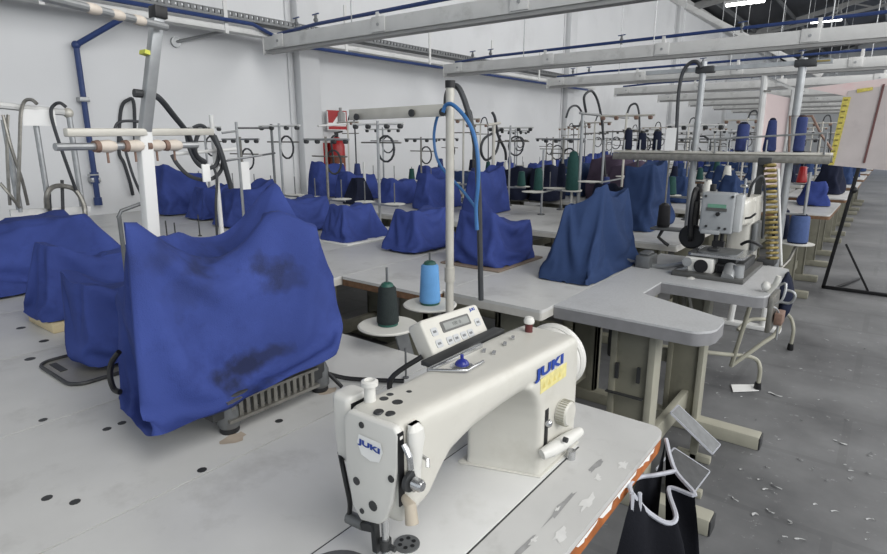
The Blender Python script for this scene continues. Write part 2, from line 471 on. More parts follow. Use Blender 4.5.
def soft_cover_mb(base, top, peaks=(), seed=0, n=20, rows=16, rings=7, slack=(1.035, 1.012), core=True, extra=(), top_pins=True, es=None, hold=.028, **k):
    mb = cover_mb(base, top, peaks=peaks, sag=.0, edge_sag=es or [0]*len(base), amp=0, seed=seed, n=n, rows=rows, rings=rings, bulge=.006, hem=.002)
    nc = len(base); N = n*nc
    base = [Vector(b) for b in base]; top = [Vector(t_) for t_ in top]
    pins = [rows*N+i*n for i in range(nc)] if top_pins else []
    allp = list(peaks)
    for q in allp:
        q = Vector(q); pins.append(min(range(rows*N, len(mb.v)), key=lambda i: (mb.v[i]-q).length))
    hl = set(pins)
    for i in pins:
        c_ = mb.v[i]
        for j in range(rows*N-N*2, len(mb.v)):
            if (mb.v[j]-c_).length < hold: hl.add(j)
    pins = sorted(hl)
    bx = []
    if core:
        lo = Vector([min(b[i] for b in base) for i in range(3)]); hi = Vector([max(b[i] for b in base) for i in range(3)])
        zt = min(t_.z for t_ in top); tl = Vector([min(t_[i] for t_ in top) for i in range(3)]); th = Vector([max(t_[i] for t_ in top) for i in range(3)])
        cx = (tl.x+th.x)/2; hw = (th.x-tl.x)*.30; z0 = lo.z
        y0 = max(tl.y, lo.y); y1 = min(th.y, hi.y); ln = y1-y0; h_ = zt-z0
        bx = [(np.array((cx-hw, y1-ln*.42, z0)), np.array((cx+hw, y1-ln*.08, z0+h_*.97))),
              (np.array((cx-hw*.8, y0+ln*.10, z0+h_*.52)), np.array((cx+hw*.8, y1-ln*.2, z0+h_*.93))),
              (np.array((cx-hw, y0+ln*.12, z0)), np.array((cx+hw, y1-ln*.1, z0+h_*.14)))]
    bx += list(extra)
    return drape(mb, n, nc, rows, pins, slack=slack, boxes=bx, zmin=min(b.z for b in base)-.002, seed=seed, **k)
def cover(label, base, top, material, cat='cover', group=None, **k):
    mb = soft_cover_mb(base, top, **k)
    return solo('dust_cover', mb, material, label, cat, group, ang=70)
def rect(x0, x1, y0, y1, z): return [(x1, y0, z), (x1, y1, z), (x0, y1, z), (x0, y0, z)]   # ccw from the near front corner

T = .76
WX = -5.8
# ================================================================== setting
struct('floor', MB().span((-7, -6, -.1), (18, 42, 0)), FLOOR, flat=True)
struct('wall_left', MB().span((WX-.2, -6, 0), (WX, 40.2, 5.4)), WALL, flat=True)
struct('wall_back', MB().span((WX, 40, 0), (18, 40.2, 9)), WALL, flat=True)
rf = MB()
rf.xprism([(-6, 0), (40.2, 0), (40.2, .12), (-6, .12)], 0, 0.001)
rf = MB().add([(WX-.3, -6, 5.4), (6, -6, 8.2), (18, -6, 5.4), (WX-.3, 40.2, 5.4), (6, 40.2, 8.2), (18, 40.2, 5.4)], [(0,1,4,3), (1,2,5,4)])
struct('ceiling', rf, ROOF, flat=True)
struct('trim_1', MB().span((WX, -6, 5.2), (WX+.18, 40, 5.42)), STEELW, flat=True)     # eave beam
for i, y in enumerate((-2.6, 4.75, 11.8, 19, 26, 33)):
    m = MB().span((WX, y-.15, 0), (WX+.12, y+.15, 5.3)).span((WX, y-.24, 0), (WX+.02, y-.18, 5.3))
    struct('trim_%d' % (i+2), m, PILLAR, bevel=.03, seg=3)
k = 8
for i, y in enumerate((6, 13, 20, 27, 34)):                                            # roof trusses
    m = MB()
    m.bar((WX, y, 5.3), (6, y, 8.0), .1, .16).bar((WX, y, 5.25), (6, y, 7.0), .08, .1)
    for j in range(8):
        t0, t1 = j/8, (j+.5)/8
        m.bar((WX+11.8*t0, y, 5.25+1.75*t0), (WX+11.8*t1, y, 5.3+2.7*t1), .05)
        m.bar((WX+11.8*t1, y, 5.3+2.7*t1), (WX+11.8*(t0+.125), y, 5.25+1.75*(t0+.125)), .05)
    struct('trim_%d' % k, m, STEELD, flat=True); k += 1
pur = MB()
for j in range(9):
    t = (j+.5)/9; pur.bar((WX+11.8*t, -6, 5.34+2.8*t), (WX+11.8*t, 40, 5.34+2.8*t), .06, .12)
struct('trim_%d' % k, pur, MGREY, flat=True)
# far daylight doorway at the end of the aisle
dw = struct('window_1', MB().span((-2.6, 39.9, .15), (3.5, 39.97, 2.6)), DAY, flat=True)
fr = MB()
for x in (-2.6, -1.1, .4, 1.9, 3.4): fr.span((x-.05, 39.8, 0), (x+.05, 39.95, 2.7))
fr.span((-2.6, 39.8, 2.55), (3.5, 39.95, 2.7)).span((-2.6, 39.8, 1.2), (3.5, 39.95, 1.28))
fo = part('window_frame', fr, MGREY, dw)

# ================================================================== overhead trunking beams and air pipes
ORD = ['nearest', 'second nearest', 'third nearest', 'fourth nearest', 'fifth nearest', 'sixth nearest', 'seventh nearest', 'eighth nearest', 'ninth nearest']
BEAMY = (4.0, 7.0, 9.74, 12.4, 15.1, 17.8, 20.5, 23.2, 26.0)
for i, y in enumerate(BEAMY):
    xl = (-5.47, -5.38, -5.15, -4.95, -4.9)[min(i, 4)]; xr = 4.5
    t = thing('overhead_beam', 'white steel channel beam hung across the room, %s to the camera' % ORD[i], 'beam', (xl, y, 2.235), 'overhead channel beams')
    part('web', MB().span((xl, y-.03, 2.275), (xr, y+.04, 2.405)), STEELW, t, bevel=.004)
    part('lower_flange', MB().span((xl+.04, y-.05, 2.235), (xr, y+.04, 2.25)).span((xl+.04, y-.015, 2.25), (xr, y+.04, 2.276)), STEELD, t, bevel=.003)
    part('end_plate', MB().span((xl-.012, y-.042, 2.23), (xl+.0, y+.05, 2.41)), STEELW, t, bevel=.003)
    n = 9 if i < 4 else 4
    for j in range(n):
        x = xl+.25+j*1.43*(1 if i < 4 else 2)
        if x > 3.5: break
        cl = part('clamp', MB().span((x-.08, y-.045, 2.285), (x+.08, y-.03, 2.412)), STEELW, t, bevel=.004)
        part('clamp_bolt', MB().cyl((x, y-.052, 2.345), (x, y-.045, 2.345), .014, n=8), GALV, cl)
    for j in range(4):
        x = xl+1.3+j*1.7
        part('hanger_rod', MB().cyl((x, y+.005, 2.405), (x, y+.005, 5.2+.2*(x-WX)), .006, n=6), GALV, t)
    p = thing('air_pipe', 'blue compressed air pipe running above the %s white beam' % ORD[i], 'pipe', (xl+.7, y+.05, 2.47), 'blue air pipes over the beams')
    part('pipe_run', MB().tube([(xl+.15, y+.05, 2.43), (xl+.75, y+.05, 2.462), (xr, y+.05, 2.55)], .018, 8), AIRBLUE, p)
    for j, x in enumerate((xl+.45, xl+.75, xl+2.6, xl+3.9, xl+5.2) if i < 5 else ()):
        v = part('tap', MB().cyl((x, y+.05, 2.45), (x, y+.05, 2.545), .014, n=8).ball((x, y+.05, 2.50), .024, 8), MGREY, p)
        part('tap_handle', MB().bar((x-.045, y+.05, 2.55), (x+.045, y+.05, 2.556), .014, .01), AIRBLUE, v)
    for j in range(5 if i < 5 else 0):
        x = xl+1.6+1.5*j
        part('pipe_bracket', MB().span((x-.02, y+.03, 2.406), (x+.02, y+.07, 2.47+.022*j)), STEELW, p, bevel=.003)

t = thing('cable_tray', 'white cable channel with perforated grey tray running along the left wall', 'cable tray', (-5.5, 8, 2.4))
part('channel', MB().span((-5.56, -2, 2.405), (-5.44, 12.5, 2.46)), STEELW, t, bevel=.004)
tr = MB()
tr.span((-5.62, -2, 2.535), (-5.60, 12.5, 2.60)).span((-5.46, -2, 2.535), (-5.44, 12.5, 2.552)).span((-5.46, -2, 2.59), (-5.44, 12.5, 2.60)).span((-5.62, -2, 2.53), (-5.44, 12.5, 2.536))
for j in range(230): tr.span((-5.46, -1.9+j*.0625, 2.55), (-5.44, -1.9+j*.0625+.035, 2.592))
part('perforated_tray', tr, MGREY, t, flat=True)
for j in range(8):
    part('tray_hanger', MB().span((-5.445, .3+1.6*j, 2.38), (-5.43, .34+1.6*j, 2.9)), STEELW, t)
solo('black_cable', MB().tube([(-5.40, -2, 2.50), (-5.40, 3.8, 2.50), (-5.40, 4.25, 2.36), (-5.40, 6.85, 2.36), (-5.40, 12, 2.36)], .020, 8), AIRBLUE, 'dark cable running between the two wall trays', 'cable')

a = px(76, 45, WX+.06); b = px(97, 203, WX+.06); e = px(121, 19, -5.5)
t = thing('air_pipe', 'dark blue air pipe dropping down the left wall to a valve', 'pipe', (a.x, (a.y+b.y)/2, b.z))
part('riser', MB().tube([(a.x, a.y, b.z), (a.x, a.y, a.z)], .024, 10), AIRBLUE, t)
part('branch', MB().tube([a, e], .024, 10), AIRBLUE, t)
part('elbow', MB().ball(a, .036), AIRBLUE, t)
zz = px(93, 178, WX+.06).z
part('valve', MB().cyl((a.x, a.y, zz-.05), (a.x, a.y, zz+.05), .036, n=12).cyl((a.x, a.y, b.z-.02), (a.x, a.y, b.z+.05), .034, n=12), AIRBLUE, t)
part('valve_handle', MB().bar((a.x+.04, a.y-.07, zz+.03), (a.x+.04, a.y+.02, zz+.03), .012), GALV, t)
for zc in (1.0, 1.7):
    part('pipe_clip', MB().span((WX+.002, a.y-.04, zc-.02), (WX+.09, a.y+.04, zc+.02)), GALV, t, bevel=.004)
a = px(176, 42, WX+.02); e = px(238, 28, -5.64)
solo('support_rod', MB().tube([a, e], .016, 8).cyl((WX, a.y, a.z), (WX+.03, a.y, a.z), .05, n=12), POLEGREY, 'grey stay rod from the left wall up to the cable tray', 'rod')
# fire point on the left wall
s0 = px(327, 110, -5.70); s1 = px(347, 128, -5.70)
t = thing('safety_sign', 'red and white fire extinguisher sign on the left wall', 'sign', (-5.70, (s0.y+s1.y)/2, s1.z))
z0, z1, y0, y1 = s1.z-.03, s0.z, s0.y, s1.y
part('sign_plate', MB().span((-5.72, y0, z0), (-5.70, y1, z1)), WHITE, t)
part('red_field', MB().add([(-5.697, y0+.01, z1-.01), (-5.697, (y0+y1)/2+.06, z1-.01), (-5.697, (y0+y1)/2-.08, z0+.09), (-5.697, y0+.01, z0+.09)], [(0,1,2,3)]), RED, t)
part('red_band', MB().span((-5.699, y0+.01, z0+.01), (-5.696, y1-.01, z0+.05)), RED, t)
part('red_border', MB().span((-5.699, y1-.014, z0), (-5.696, y1, z1)).span((-5.699, y0, z1-.014), (-5.696, y1, z1)), RED, t)
part('symbol', MB().lathe([(.055, 0), (.055, .12), (.02, .15), (.02, .19)], (-5.70, (y0+y1)/2+.06, z0+.09), n=10), mat('sign_grey', (150, 150, 148)), t)
e0 = px(337, 148, -5.62)
t = thing('fire_extinguisher', 'red fire extinguisher hanging below the sign on the left wall', 'fire extinguisher', (-5.62, e0.y, .85))
part('cylinder', MB().lathe([(.09, 0), (.1, .02), (.1, .42), (.075, .49), (.03, .53)], (-5.62, e0.y, .85), n=20), RED, t)
part('backboard', MB().span((-5.72, e0.y-.2, .83), (-5.70, e0.y+.2, 1.31)), RED, t)
part('valve_head', MB().cyl((-5.62, e0.y, 1.38), (-5.62, e0.y, 1.43), .025, n=10).bar((-5.62, e0.y-.03, 1.43), (-5.62, e0.y+.1, 1.45), .02), BLACK, t)
part('hose', MB().tube([(-5.6, e0.y-.02, 1.41), (-5.56, e0.y-.14, 1.35), (-5.55, e0.y-.13, 1.1), (-5.55, e0.y-.11, .95)], .013, 8, smooth=5), RUBBER, t)
part('label_band', MB().lathe([(.1015, 0), (.1015, .14)], (-5.62, e0.y, 1.02), n=20), mat('brown_label', (120, 70, 52), var=.3, scale=40), t)

# ceiling lamps
LB = MB().box((0, 0, .05), (1.3, .16, .07))
for i, (x, y, z) in enumerate(((-3.67, 17.5, 4.76), (-2.6, 25, 5.3))):
    t = thing('ceiling_light', ['bright tube light under the dark roof at the top edge of the photo', 'smaller tube light farther back under the dark roof'][i], 'light', (x, y, z))
    part('housing', MB().span((x-.5, y-.09, z+.03), (x+.5, y+.09, z+.1)), STEELW, t, bevel=.01)
    part('tube', MB().cyl((x-.45, y, z), (x+.45, y, z), .04, n=8), LAMP, t)
    for s in (-.4, .4): part('hanger_rod', MB().cyl((x+s, y, z+.1), (x+s, y, 5.4+.237*(x+s-WX)), .008, n=6), GALV, t)
struct('trim_14', MB().bar((-4.35, 13, 4.30), (-1.3, 13, 2.48), .09, .10), STEELW, bevel=.004)   # sloping roof stay

# ================================================================== tables
ROWS = [(-.936, -.31), (-1.396, -.94), (-1.916, -1.40), (-2.446, -1.92), (-2.976, -2.45), (-3.496, -2.98), (-4.026, -3.50), (-4.556, -4.03), (-5.09, -4.56)]
RN = ['in the row along the aisle', 'in the second row from the aisle', 'in the third row from the aisle', 'in the fourth row from the aisle', 'in the fifth row from the aisle', 'in the sixth row from the aisle', 'in the seventh row from the aisle', 'in the eighth row from the aisle', 'in the ninth row, nearest the wall']
BN = ['nearest bank', 'second bank', 'third bank', 'fourth bank', 'fifth bank', 'sixth bank', 'seventh bank', 'eighth bank', 'ninth bank', 'tenth bank']
BANKY = [(-.05, 1.185), (1.72, 2.95), (3.45, 4.7), (5.3, 6.55), (7.15, 8.4), (9.0, 10.25), (10.85, 12.1), (12.7, 13.95), (14.55, 15.8), (16.4, 17.65)]
def rr(x0, x1, y0, y1, r=.02, k=4):
    out = []
    for cx, cy, a0 in ((x1-r, y1-r, 0), (x0+r, y1-r, PI/2), (x0+r, y0+r, PI), (x1-r, y0+r, 1.5*PI)):
        for j in range(k+1):
            a = a0+PI/2*j/k; out.append((cx+r*math.cos(a), cy+r*math.sin(a)))
    return out
def tleg(t, x0, x1, y, both=True):
    """T-shaped sheet-metal stand leg: column, foot, top bracket"""
    xc = (x0+x1)/2
    part('leg', MB().span((xc-.07, y-.02, .05), (xc+.07, y+.02, T-.04)).span((xc-.07, y-.02, .05), (xc-.055, y+.045, T-.04)).span((xc+.055, y-.02, .05), (xc+.07, y+.045, T-.04)), LEG, t, bevel=.002)
    part('foot', MB().span((x0+.02, y-.035, .0), (x1-(.08 if x1 > -.4 else -.02), y+.035, .06)), LEG, t, bevel=.006)
def table(row, bank, label, top=TOP, edge=EDGEW, y0=None, y1=None, x0=None, x1=None, legs=True):
    xx0, xx1 = ROWS[row]; yy0, yy1 = BANKY[bank]
    x0 = xx0 if x0 is None else x0; x1 = xx1 if x1 is None else x1; y0 = yy0 if y0 is None else y0; y1 = yy1 if y1 is None else y1
    t = thing('sewing_table', label, 'table', ((x0+x1)/2, (y0+y1)/2, 0), 'sewing tables')
    P = rr(x0, x1, y0, y1, .012 if row else .03)
    part('tabletop', MB().prism(P, T-.012, T), top, t)
    part('edge_band', MB().prism(P, T-.04, T-.012), edge, t)
    if legs:
        tleg(t, x0, x1, y0+.2); tleg(t, x0, x1, y1-.2)
        part('stretcher', MB().span(((x0+x1)/2-.02, y0+.2, .12), ((x0+x1)/2+.02, y1-.2, .2)), LEG, t, bevel=.003)
    return t
T1 = table(0, 0, 'white sewing table with a worn orange edge under the uncovered sewing machine', edge=WOOD)
chip = MB()
rnd = random.Random(5)
for i in range(26):
    y = .35+.75*rnd.random()**.8; w = .012+.03*rnd.random()
    chip.add([(-.3095, y-w, T-.0125), (-.3092, y+w*.8, T-.0125), (-.3092, y+w*.6, T-.016-.014*rnd.random()), (-.3095, y-w*.5, T-.014-.010*rnd.random())], [(0,1,2,3)])
part('chipped_laminate', chip, WHITE, T1, flat=True)['kind'] = 'stuff'
rnd = random.Random(9)
for (yc, ln, wd, xo) in ((.62, .10, .016, -.338), (.735, .055, .013, -.333), (.84, .09, .013, -.334), (.92, .03, .010, -.352), (.99, .045, .012, -.330), (.70, .02, .006, -.362), (.79, .02, .005, -.368)):
    pts = []
    for i in range(14):
        a_ = 2*PI*i/14; k_ = rnd.uniform(.35, 1.15); pts.append((min(xo+wd*.8*k_*math.cos(a_), -.3105), yc+ln*.5*k_*math.sin(a_)))
    part('worn_patch', MB().add([(x, y, T+.0007) for x, y in pts], [tuple(range(14))]), mat('bared_white_chips', (212, 212, 210), .6, var=.05, scale=60), T1, flat=True)
for (yc, ln, xo) in ((.66, .10, -.365), (.80, .12, -.366), (.96, .09, -.37), (.56, .06, -.36)):
    pts = []
    for i in range(12):
        a_ = 2*PI*i/12; k_ = rnd.uniform(.5, 1.2); pts.append((xo+.006*k_*math.cos(a_), yc+ln*.5*k_*math.sin(a_)))
    part('scuff', MB().add([(x, y, T+.0005) for x, y in pts], [tuple(range(12))]), mat('grey_scuff', (150, 150, 150), .6, var=.15, scale=60), T1, flat=True)
gb = MB()
for xx in (-.611, -.426): gb.span((xx-.0014, .40, T), (xx+.0014, 1.0, T+.0006))
part('bed_gap', gb, DGREY, T1, flat=True)
lb = {1: 'white table top under the large stained blue cover', 2: 'white table top under the narrow blue cover with a metal plate', 3: 'white table top under the blue cover on a pale wooden base', 4: 'white table top under the long blue cover at the left edge', 5: 'white table top beyond the long blue cover at the left edge', 6: 'white table top near the wall behind the left edge thread rack', 7: 'white table top second from the wall in the nearest bank', 8: 'white table top closest to the wall in the nearest bank'}
TB = {}
for r in range(1, 6): TB[(r, 0)] = table(r, 0, lb[r])
for (r, pts) in ((1, [(202, 470), (225, 470), (279, 421), (107, 429), (122, 423), (43, 420), (47, 498), (75, 502)]), (3, [(21, 328)]), (2, [(44, 341), (30, 359)])):
    for q in pts:
        c = pz(q[0], q[1], T)
        rr_ = .009 if r == 1 else .014
        row = next(k for k, (a, b) in enumerate(ROWS) if a-.004 <= c.x <= b+.004)
        if (row, 0) not in TB: continue
        part('oil_spot', MB().lathe([(rr_, 0), (rr_, .0006)], (c.x, c.y, T), n=9), DGREY, TB[(row, 0)])
# second bank
b2 = {1: 'white table top under the tall dark navy cover', 2: 'white table top with a brown near edge under a small blue cover', 3: 'white table top under the small blue cover left of the blue spool', 4: 'white table top under the small blue cover with a pale base', 5: 'white table top under the blue cover behind the stained cover', 6: 'white table top left of the stained cover, second bank', 7: 'white table top under the small blue cover near the wall', 8: 'white table top under the tall blue cover nearest the wall'}
for r in range(1, 9):
    kw = {}
    if r == 1: kw = dict(y0=1.80)
    if r == 2: kw = dict(x1=-1.40)
    if r >= 3: kw = dict(y0=1.45)
    TB[(r, 1)] = table(r, 1, b2[r], edge=BROWN if r in (2, 6) else EDGEW, **kw)

# U-shaped grey table
t = thing('sewing_table', 'thick grey U-shaped table with the button machine on its far arm', 'table', (-.65, 2.5, 0), 'sewing tables')
U = [(-.938, 1.893), (-.45, 1.893), (-.425, 1.90), (-.395, 1.935), (-.385, 1.97), (-.385, 2.07), (-.395, 2.105), (-.735, 2.268), (-.735, 2.51), (-.36, 2.50), (-.335, 2.515), (-.325, 2.55), (-.325, 3.10), (-.335, 3.135), (-.37, 3.15), (-.938, 3.15)]
part('tabletop', MB().prism(U, T-.008, T), TOPG, t)
part('edge_band', MB().prism(U, T-.05, T-.008), EDGEG, t)
for y in (1.99, 2.74):
    xc = -.655
    part('leg', MB().span((xc-.075, y, .05), (xc+.055, y+.025, T-.05)).span((xc-.085, y-.015, .05), (xc-.062, y+.06, T-.05)), LEG, t, bevel=.002)
    part('leg_rail', MB().span((xc+.055, y-.02, .05), (xc+.08, y+.06, T-.05)), LEGL, t, bevel=.003)
    part('foot', MB().span((-.93, y-.035, .0), (-.305 if y > 2.5 else -.335, y+.04, .065)), LEGL, t, bevel=.006)
    part('foot_cap', MB().span((-.306 if y > 2.5 else -.336, y-.033, .003), (-.298 if y > 2.5 else -.328, y+.038, .06)), DGREY, t, bevel=.003)
    part('bracket', MB().span((xc-.09, y-.03, .44), (xc+.05, y-.012, .444)), DGREY, t)
    for xs in (-.06, .02): part('slot', MB().span((xc+xs, y-.022, .50), (xc+xs+.012, y-.012, .56)), DGREY, t)
part('stretcher', MB().span((-.66, 2.0, .1), (-.63, 2.75, .19)), LEGL, t, bevel=.003)
part('cross_rail', MB().span((-.92, 2.76, .30), (-.60, 2.78, .37)), LEGL, t, bevel=.003)
mo = thing('motor_box', 'dark motor box hung under the grey U-shaped table', 'motor', (-.8, 2.45, .4))
part('housing', MB().span((-.9, 2.35, .42), (-.74, 2.6, .62)), DGREY, mo, bevel=.015)
part('hanger', MB().span((-.86, 2.42, .62), (-.78, 2.5, .711)), LEG, mo)
part('pulley', MB().lathe([(.06, 0), (.06, .03)], (-.74, 2.47, .52), 'x', 20), BLACK, mo)
# treadles
for (nm, q, col) in (('grey ribbed treadle pedal tilted up beside the far leg of the grey table', [(677.5,406,.235), (719,445,.075), (711.5,454,.075), (670,413.5,.235)], 1),
                ('grey flat treadle pedal lying lower, half behind the black scrap bag', [(673.5,449,.15), (708.6,472,.07), (693,492.6,.07), (656,470,.15)], 0)):
    P = [pz(*w) for w in q]
    t = thing('treadle_pedal', nm, 'pedal', ((P[0]+P[2])/2).xy.to_3d(), 'treadle pedals')
    part('plate', MB().quad(*P, t=.008), MGREY if col else DGREY, t)
    nrm = (P[1]-P[0]).cross(P[3]-P[0]).normalized()
    if nrm.z < 0: nrm = -nrm
    g = MB()
    for j in range(1, 14):
        a = P[0].lerp(P[1], j/14)+nrm*.003; b = P[3].lerp(P[2], j/14)+nrm*.003
        g.bar(a.lerp(b, .08), a.lerp(b, .92), .005, .004)
    part('ribs', g, GALV if col else MGREY, t, flat=True)
    g = MB()
    for a, b in ((0, 1), (1, 2), (2, 3), (3, 0)): g.bar(P[a]+nrm*.004, P[b]+nrm*.004, .007, .008)
    part('rim', g, PIPING, t, flat=True)
    c = (P[0]+P[1]+P[2]+P[3])/4
    part('bracket', MB().span((c.x-.07, c.y+.02, .0), (c.x+.07, c.y+.05, .03)).span((c.x-.015, c.y+.02, 0), (c.x+.015, c.y+.05, c.z-.005)), LEGL, t, bevel=.003)
# scrap bag hung on the front edge of the nearest table
bk = [pz(664,438,.74)+Vector((.004,0,0)), pz(675,470,.70), pz(695,495,.69), pz(669,488,.68), pz(676,517,.675), pz(667,523,.672), pz(648,512,.69), pz(630,493,.735)+Vector((.004,0,0)), pz(640,477,.70), pz(655,475,.70), pz(675,471,.70)]
front = [bk[0], bk[1], bk[2], bk[3], bk[4], bk[5], bk[6], bk[7]]
rim = crom([Vector(p) for p in front], 6)
t = thing('scrap_bag', 'black cloth scrap bag with pale piping hung from the nearest table edge', 'bag', (-.22, 1.0, .1))
mb = MB(); R = 14; n = len(rim)
for r in range(R+1):
    s = r/R
    for i, p in enumerate(rim):
        u = i/(n-1)
        q = Vector((-.30+.16*math.sin(PI*u)+.02*math.sin(u*16), 1.2-.36*u, .12))
        w = s**.7
        v = p.lerp(q, w); v.z = p.z+(q.z-p.z)*s
        v.x += .018*math.sin(u*22+s*2.2)*math.sin(PI*min(1, s+.1))
        mb.v.append(v)
for r in range(R):
    for i in range(n-1): mb.f.append((r*n+i, r*n+i+1, (r+1)*n+i+1, (r+1)*n+i))
k0 = len(mb.v)
back = crom([bk[7], bk[8], bk[9], bk[0]], 8)
for p in back: mb.v.append(Vector(p))
for p in back: mb.v.append(Vector((-.305, p.y, .14)))
nb = len(back)
for i in range(nb-1): mb.f.append((k0+i, k0+i+1, k0+nb+i+1, k0+nb+i))
part('bag_body', mb, BLACKCLOTH, t, ang=80)
part('rim_piping', MB().tube(rim, .0048, 6), PIPING, t)
part('back_piping', MB().tube(crom([bk[7], pz(630,484,.735), bk[8], bk[9], bk[10]], 8), .0045, 6), PIPING, t)
part('side_piping', MB().tube([bk[7], bk[7]+Vector((.016,-.02,-.2)), bk[7]+Vector((.02,-.06,-.5))], .0045, 6, smooth=5), PIPING, t)
part('inner_side_piping', MB().tube([bk[7]+Vector((.01,.012,0)), bk[7]+Vector((.026,-.004,-.2)), bk[7]+Vector((.032,-.04,-.5))], .004, 6, smooth=5), PIPING, t)
# white tube stand legs under the far arm
t = thing('tube_stand', 'white bent-tube stand on the floor right of the grey table', 'stand', (-.45, 3.6, 0))
A = pz(757, 390, .0); Bq = pz(790, 350, .0)
part('near_hoop', MB().tube([py(704,352,3.02), py(722,354,3.1), (A.x-.04, A.y-.02, .19), (A.x, A.y, .13), (A.x, A.y, .01)], .011, 10, smooth=6), LEGL, t)
part('upright', MB().tube([py(752,300,3.2), py(733,360,3.2), py(731,366,3.22)], .011, 10), LEGL, t)
part('diagonal_tube', MB().tube([py(731,366,3.22), py(760,345,3.3), py(778,330,3.36), py(782,300,3.36)], .011, 10, smooth=5), LEGL, t)
part('far_hoop', MB().tube([py(738,330,3.5), py(750,320,3.6), py(768,319,3.7), (Bq.x-.05, Bq.y, .24), (Bq.x, Bq.y, .16), (Bq.x, Bq.y, .01)], .011, 10, smooth=6), LEGL, t)
for q in (A, Bq): part('rubber_foot', MB().lathe([(.016, 0), (.02, .01), (.016, .045)], (q.x, q.y, 0), n=12), BLACK, t)

# ================================================================== the uncovered sewing machine
def rring(x0, x1, z0, z1, r, mapf, k=4):
    return [mapf(a, b) for a, b in rr(x0, x1, z0, z1, r, k)]
def loft(mb, rings):
    n = len(rings[0]); k = len(mb.v); mb.v += [Vector(p) for r in rings for p in r]
    for i in range(len(rings)-1):
        for j in range(n): mb.f.append((k+i*n+j, k+i*n+(j+1) % n, k+(i+1)*n+(j+1) % n, k+(i+1)*n+j))
    mb.f.append(tuple(k+j for j in range(n))[::-1]); e = k+(len(rings)-1)*n; mb.f.append(tuple(e+j for j in range(n)))
    return mb
def remeshed(name, mb, material, parent, voxel=.004, sm=2):
    o = part(name, mb, material, parent)
    r = o.modifiers.new('r', 'REMESH'); r.mode = 'VOXEL'; r.voxel_size = voxel; r.use_smooth_shade = True
    s = o.modifiers.new('s', 'SMOOTH'); s.factor = .5; s.iterations = sm
    bpy.context.view_layer.update()
    me = bpy.data.meshes.new_from_object(o.evaluated_get(bpy.context.evaluated_depsgraph_get()))
    o.modifiers.clear(); o.data = me; me.name = name
    if not me.materials: me.materials.append(material)
    for p in me.polygons: p.use_smooth = True
    return o
J = thing('sewing_machine', 'cream lockstitch sewing machine with blue lettering, uncovered on the nearest white table', 'sewing machine', (-.51, .75, T))
def filleted(poly, r, k=4):
    out = []; n = len(poly)
    for i in range(n):
        p = Vector(poly[i]); u = (Vector(poly[i-1])-p).normalized(); v = (Vector(poly[(i+1) % n])-p).normalized()
        s0, s1 = p+u*r, p+v*r
        for j in range(k+1):
            t_ = j/k; out.append(s0*(1-t_)**2+p*2*t_*(1-t_)+s1*t_*t_)
    return out
b = MB()
def asec(y, xb, xf, zb, zfb, zt, r): return [(q.x, y, q.y) for q in filleted([(xb, zb), (xf, zfb), (xf, zt), (xb, zt)], r)]
loft(b, [asec(*q) for q in ((.492, -.546, -.453, .872, .872, 1.006, .018), (.50, -.550, -.449, .862, .862, 1.015, .022), (.55, -.551, -.448, .862, .876, 1.016, .024),
    (.575, -.552, -.447, .870, .905, 1.014, .024), (.60, -.553, -.446, .878, .928, 1.012, .024), (.66, -.556, -.444, .886, .945, 1.009, .024), (.74, -.560, -.440, .888, .954, 1.006, .022), (.80, -.563, -.438, .888, .956, 1.004, .020), (.86, -.566, -.437, .88, .94, 1.003, .020), (.93, -.568, -.436, .85, .88, 1.0, .02), (.99, -.568, -.436, .80, .80, .997, .02), (1.0, -.562, -.442, .80, .80, .990, .02))])
def csec(z, x0, x1, y0, y1, y2, r=.010): return [(q.x, q.y, z) for q in filleted([(x0, y0), (x1, y1), (x1, y2), (x0, y2)], r)]
loft(b, [csec(z, -.572+d*.2, -.436, .808+d, .853+d*.6, 1.0) for z, d in ((.761, -.004), (.775, 0), (.84, .0), (.88, -.004), (.905, -.014), (.925, -.032), (.94, -.055), (.955, -.085))])
remeshed('arm', b, MACH, J)
part('bed', MB().span((-.609, .42, T-.004), (-.428, 1.0, T+.0025)), mat('bed_plate_enamel', (204, 204, 202), .3, var=.03, dirt=(160, 158, 150), dscale=9, damt=.3), J, bevel=.001)
part('column_foot', MB().prism([(-.585, .80), (-.575, .80), (-.432, .850), (-.431, 1.012), (-.585, 1.012)], T+.002, T+.006), MACH, J, bevel=.002)
fp = [(-.551, .996), (-.540, 1.010), (-.456, 1.012), (-.448, 1.002), (-.452, .95), (-.462, .90), (-.475, .868), (-.488, .855), (-.524, .846), (-.540, .866), (-.550, .93)]
m = MB(); n = len(fp)
m.add([(x, .486, z) for x, z in fp]+[(x, .499, z) for x, z in fp], [tuple(range(n)), tuple(range(n, 2*n))[::-1]]+[(i, (i+1) % n, n+(i+1) % n, n+i) for i in range(n)])
face = part('face_plate', m, MACHW, J, bevel=.004, seg=3)
for (u, v, r) in ((361.5, 425, .0045), (356.5, 481, .006), (373, 506, .0075), (362, 511, .004), (391, 479, .005)):
    c = py(u, v, .4855); part('screw', MB().cyl((c.x, .4845, c.z), (c.x, .4875, c.z), r, n=14), DGREY, face)
c = py(370, 447, .485)
hx = [(-.022, .012), (.022, .012), (.026, 0), (.018, -.016), (0, -.02), (-.018, -.016), (-.026, 0)]
bd = part('name_badge', MB().add([(c.x+a*.92, .4845, c.z+q*1.05) for a, q in hx], [tuple(range(7))]), mat('badge_white', (236, 236, 234), .3, var=.01), face, flat=True)
text_mesh('JUKI', .0145, LOGO, frame_at((c.x, .4838, c.z+.001), (1,0,-.06), (0,0,1)) @ Matrix.Diagonal((1.45, .72, 1, 1)), 'badge_lettering', face, bold=.0006, depth=.0002)
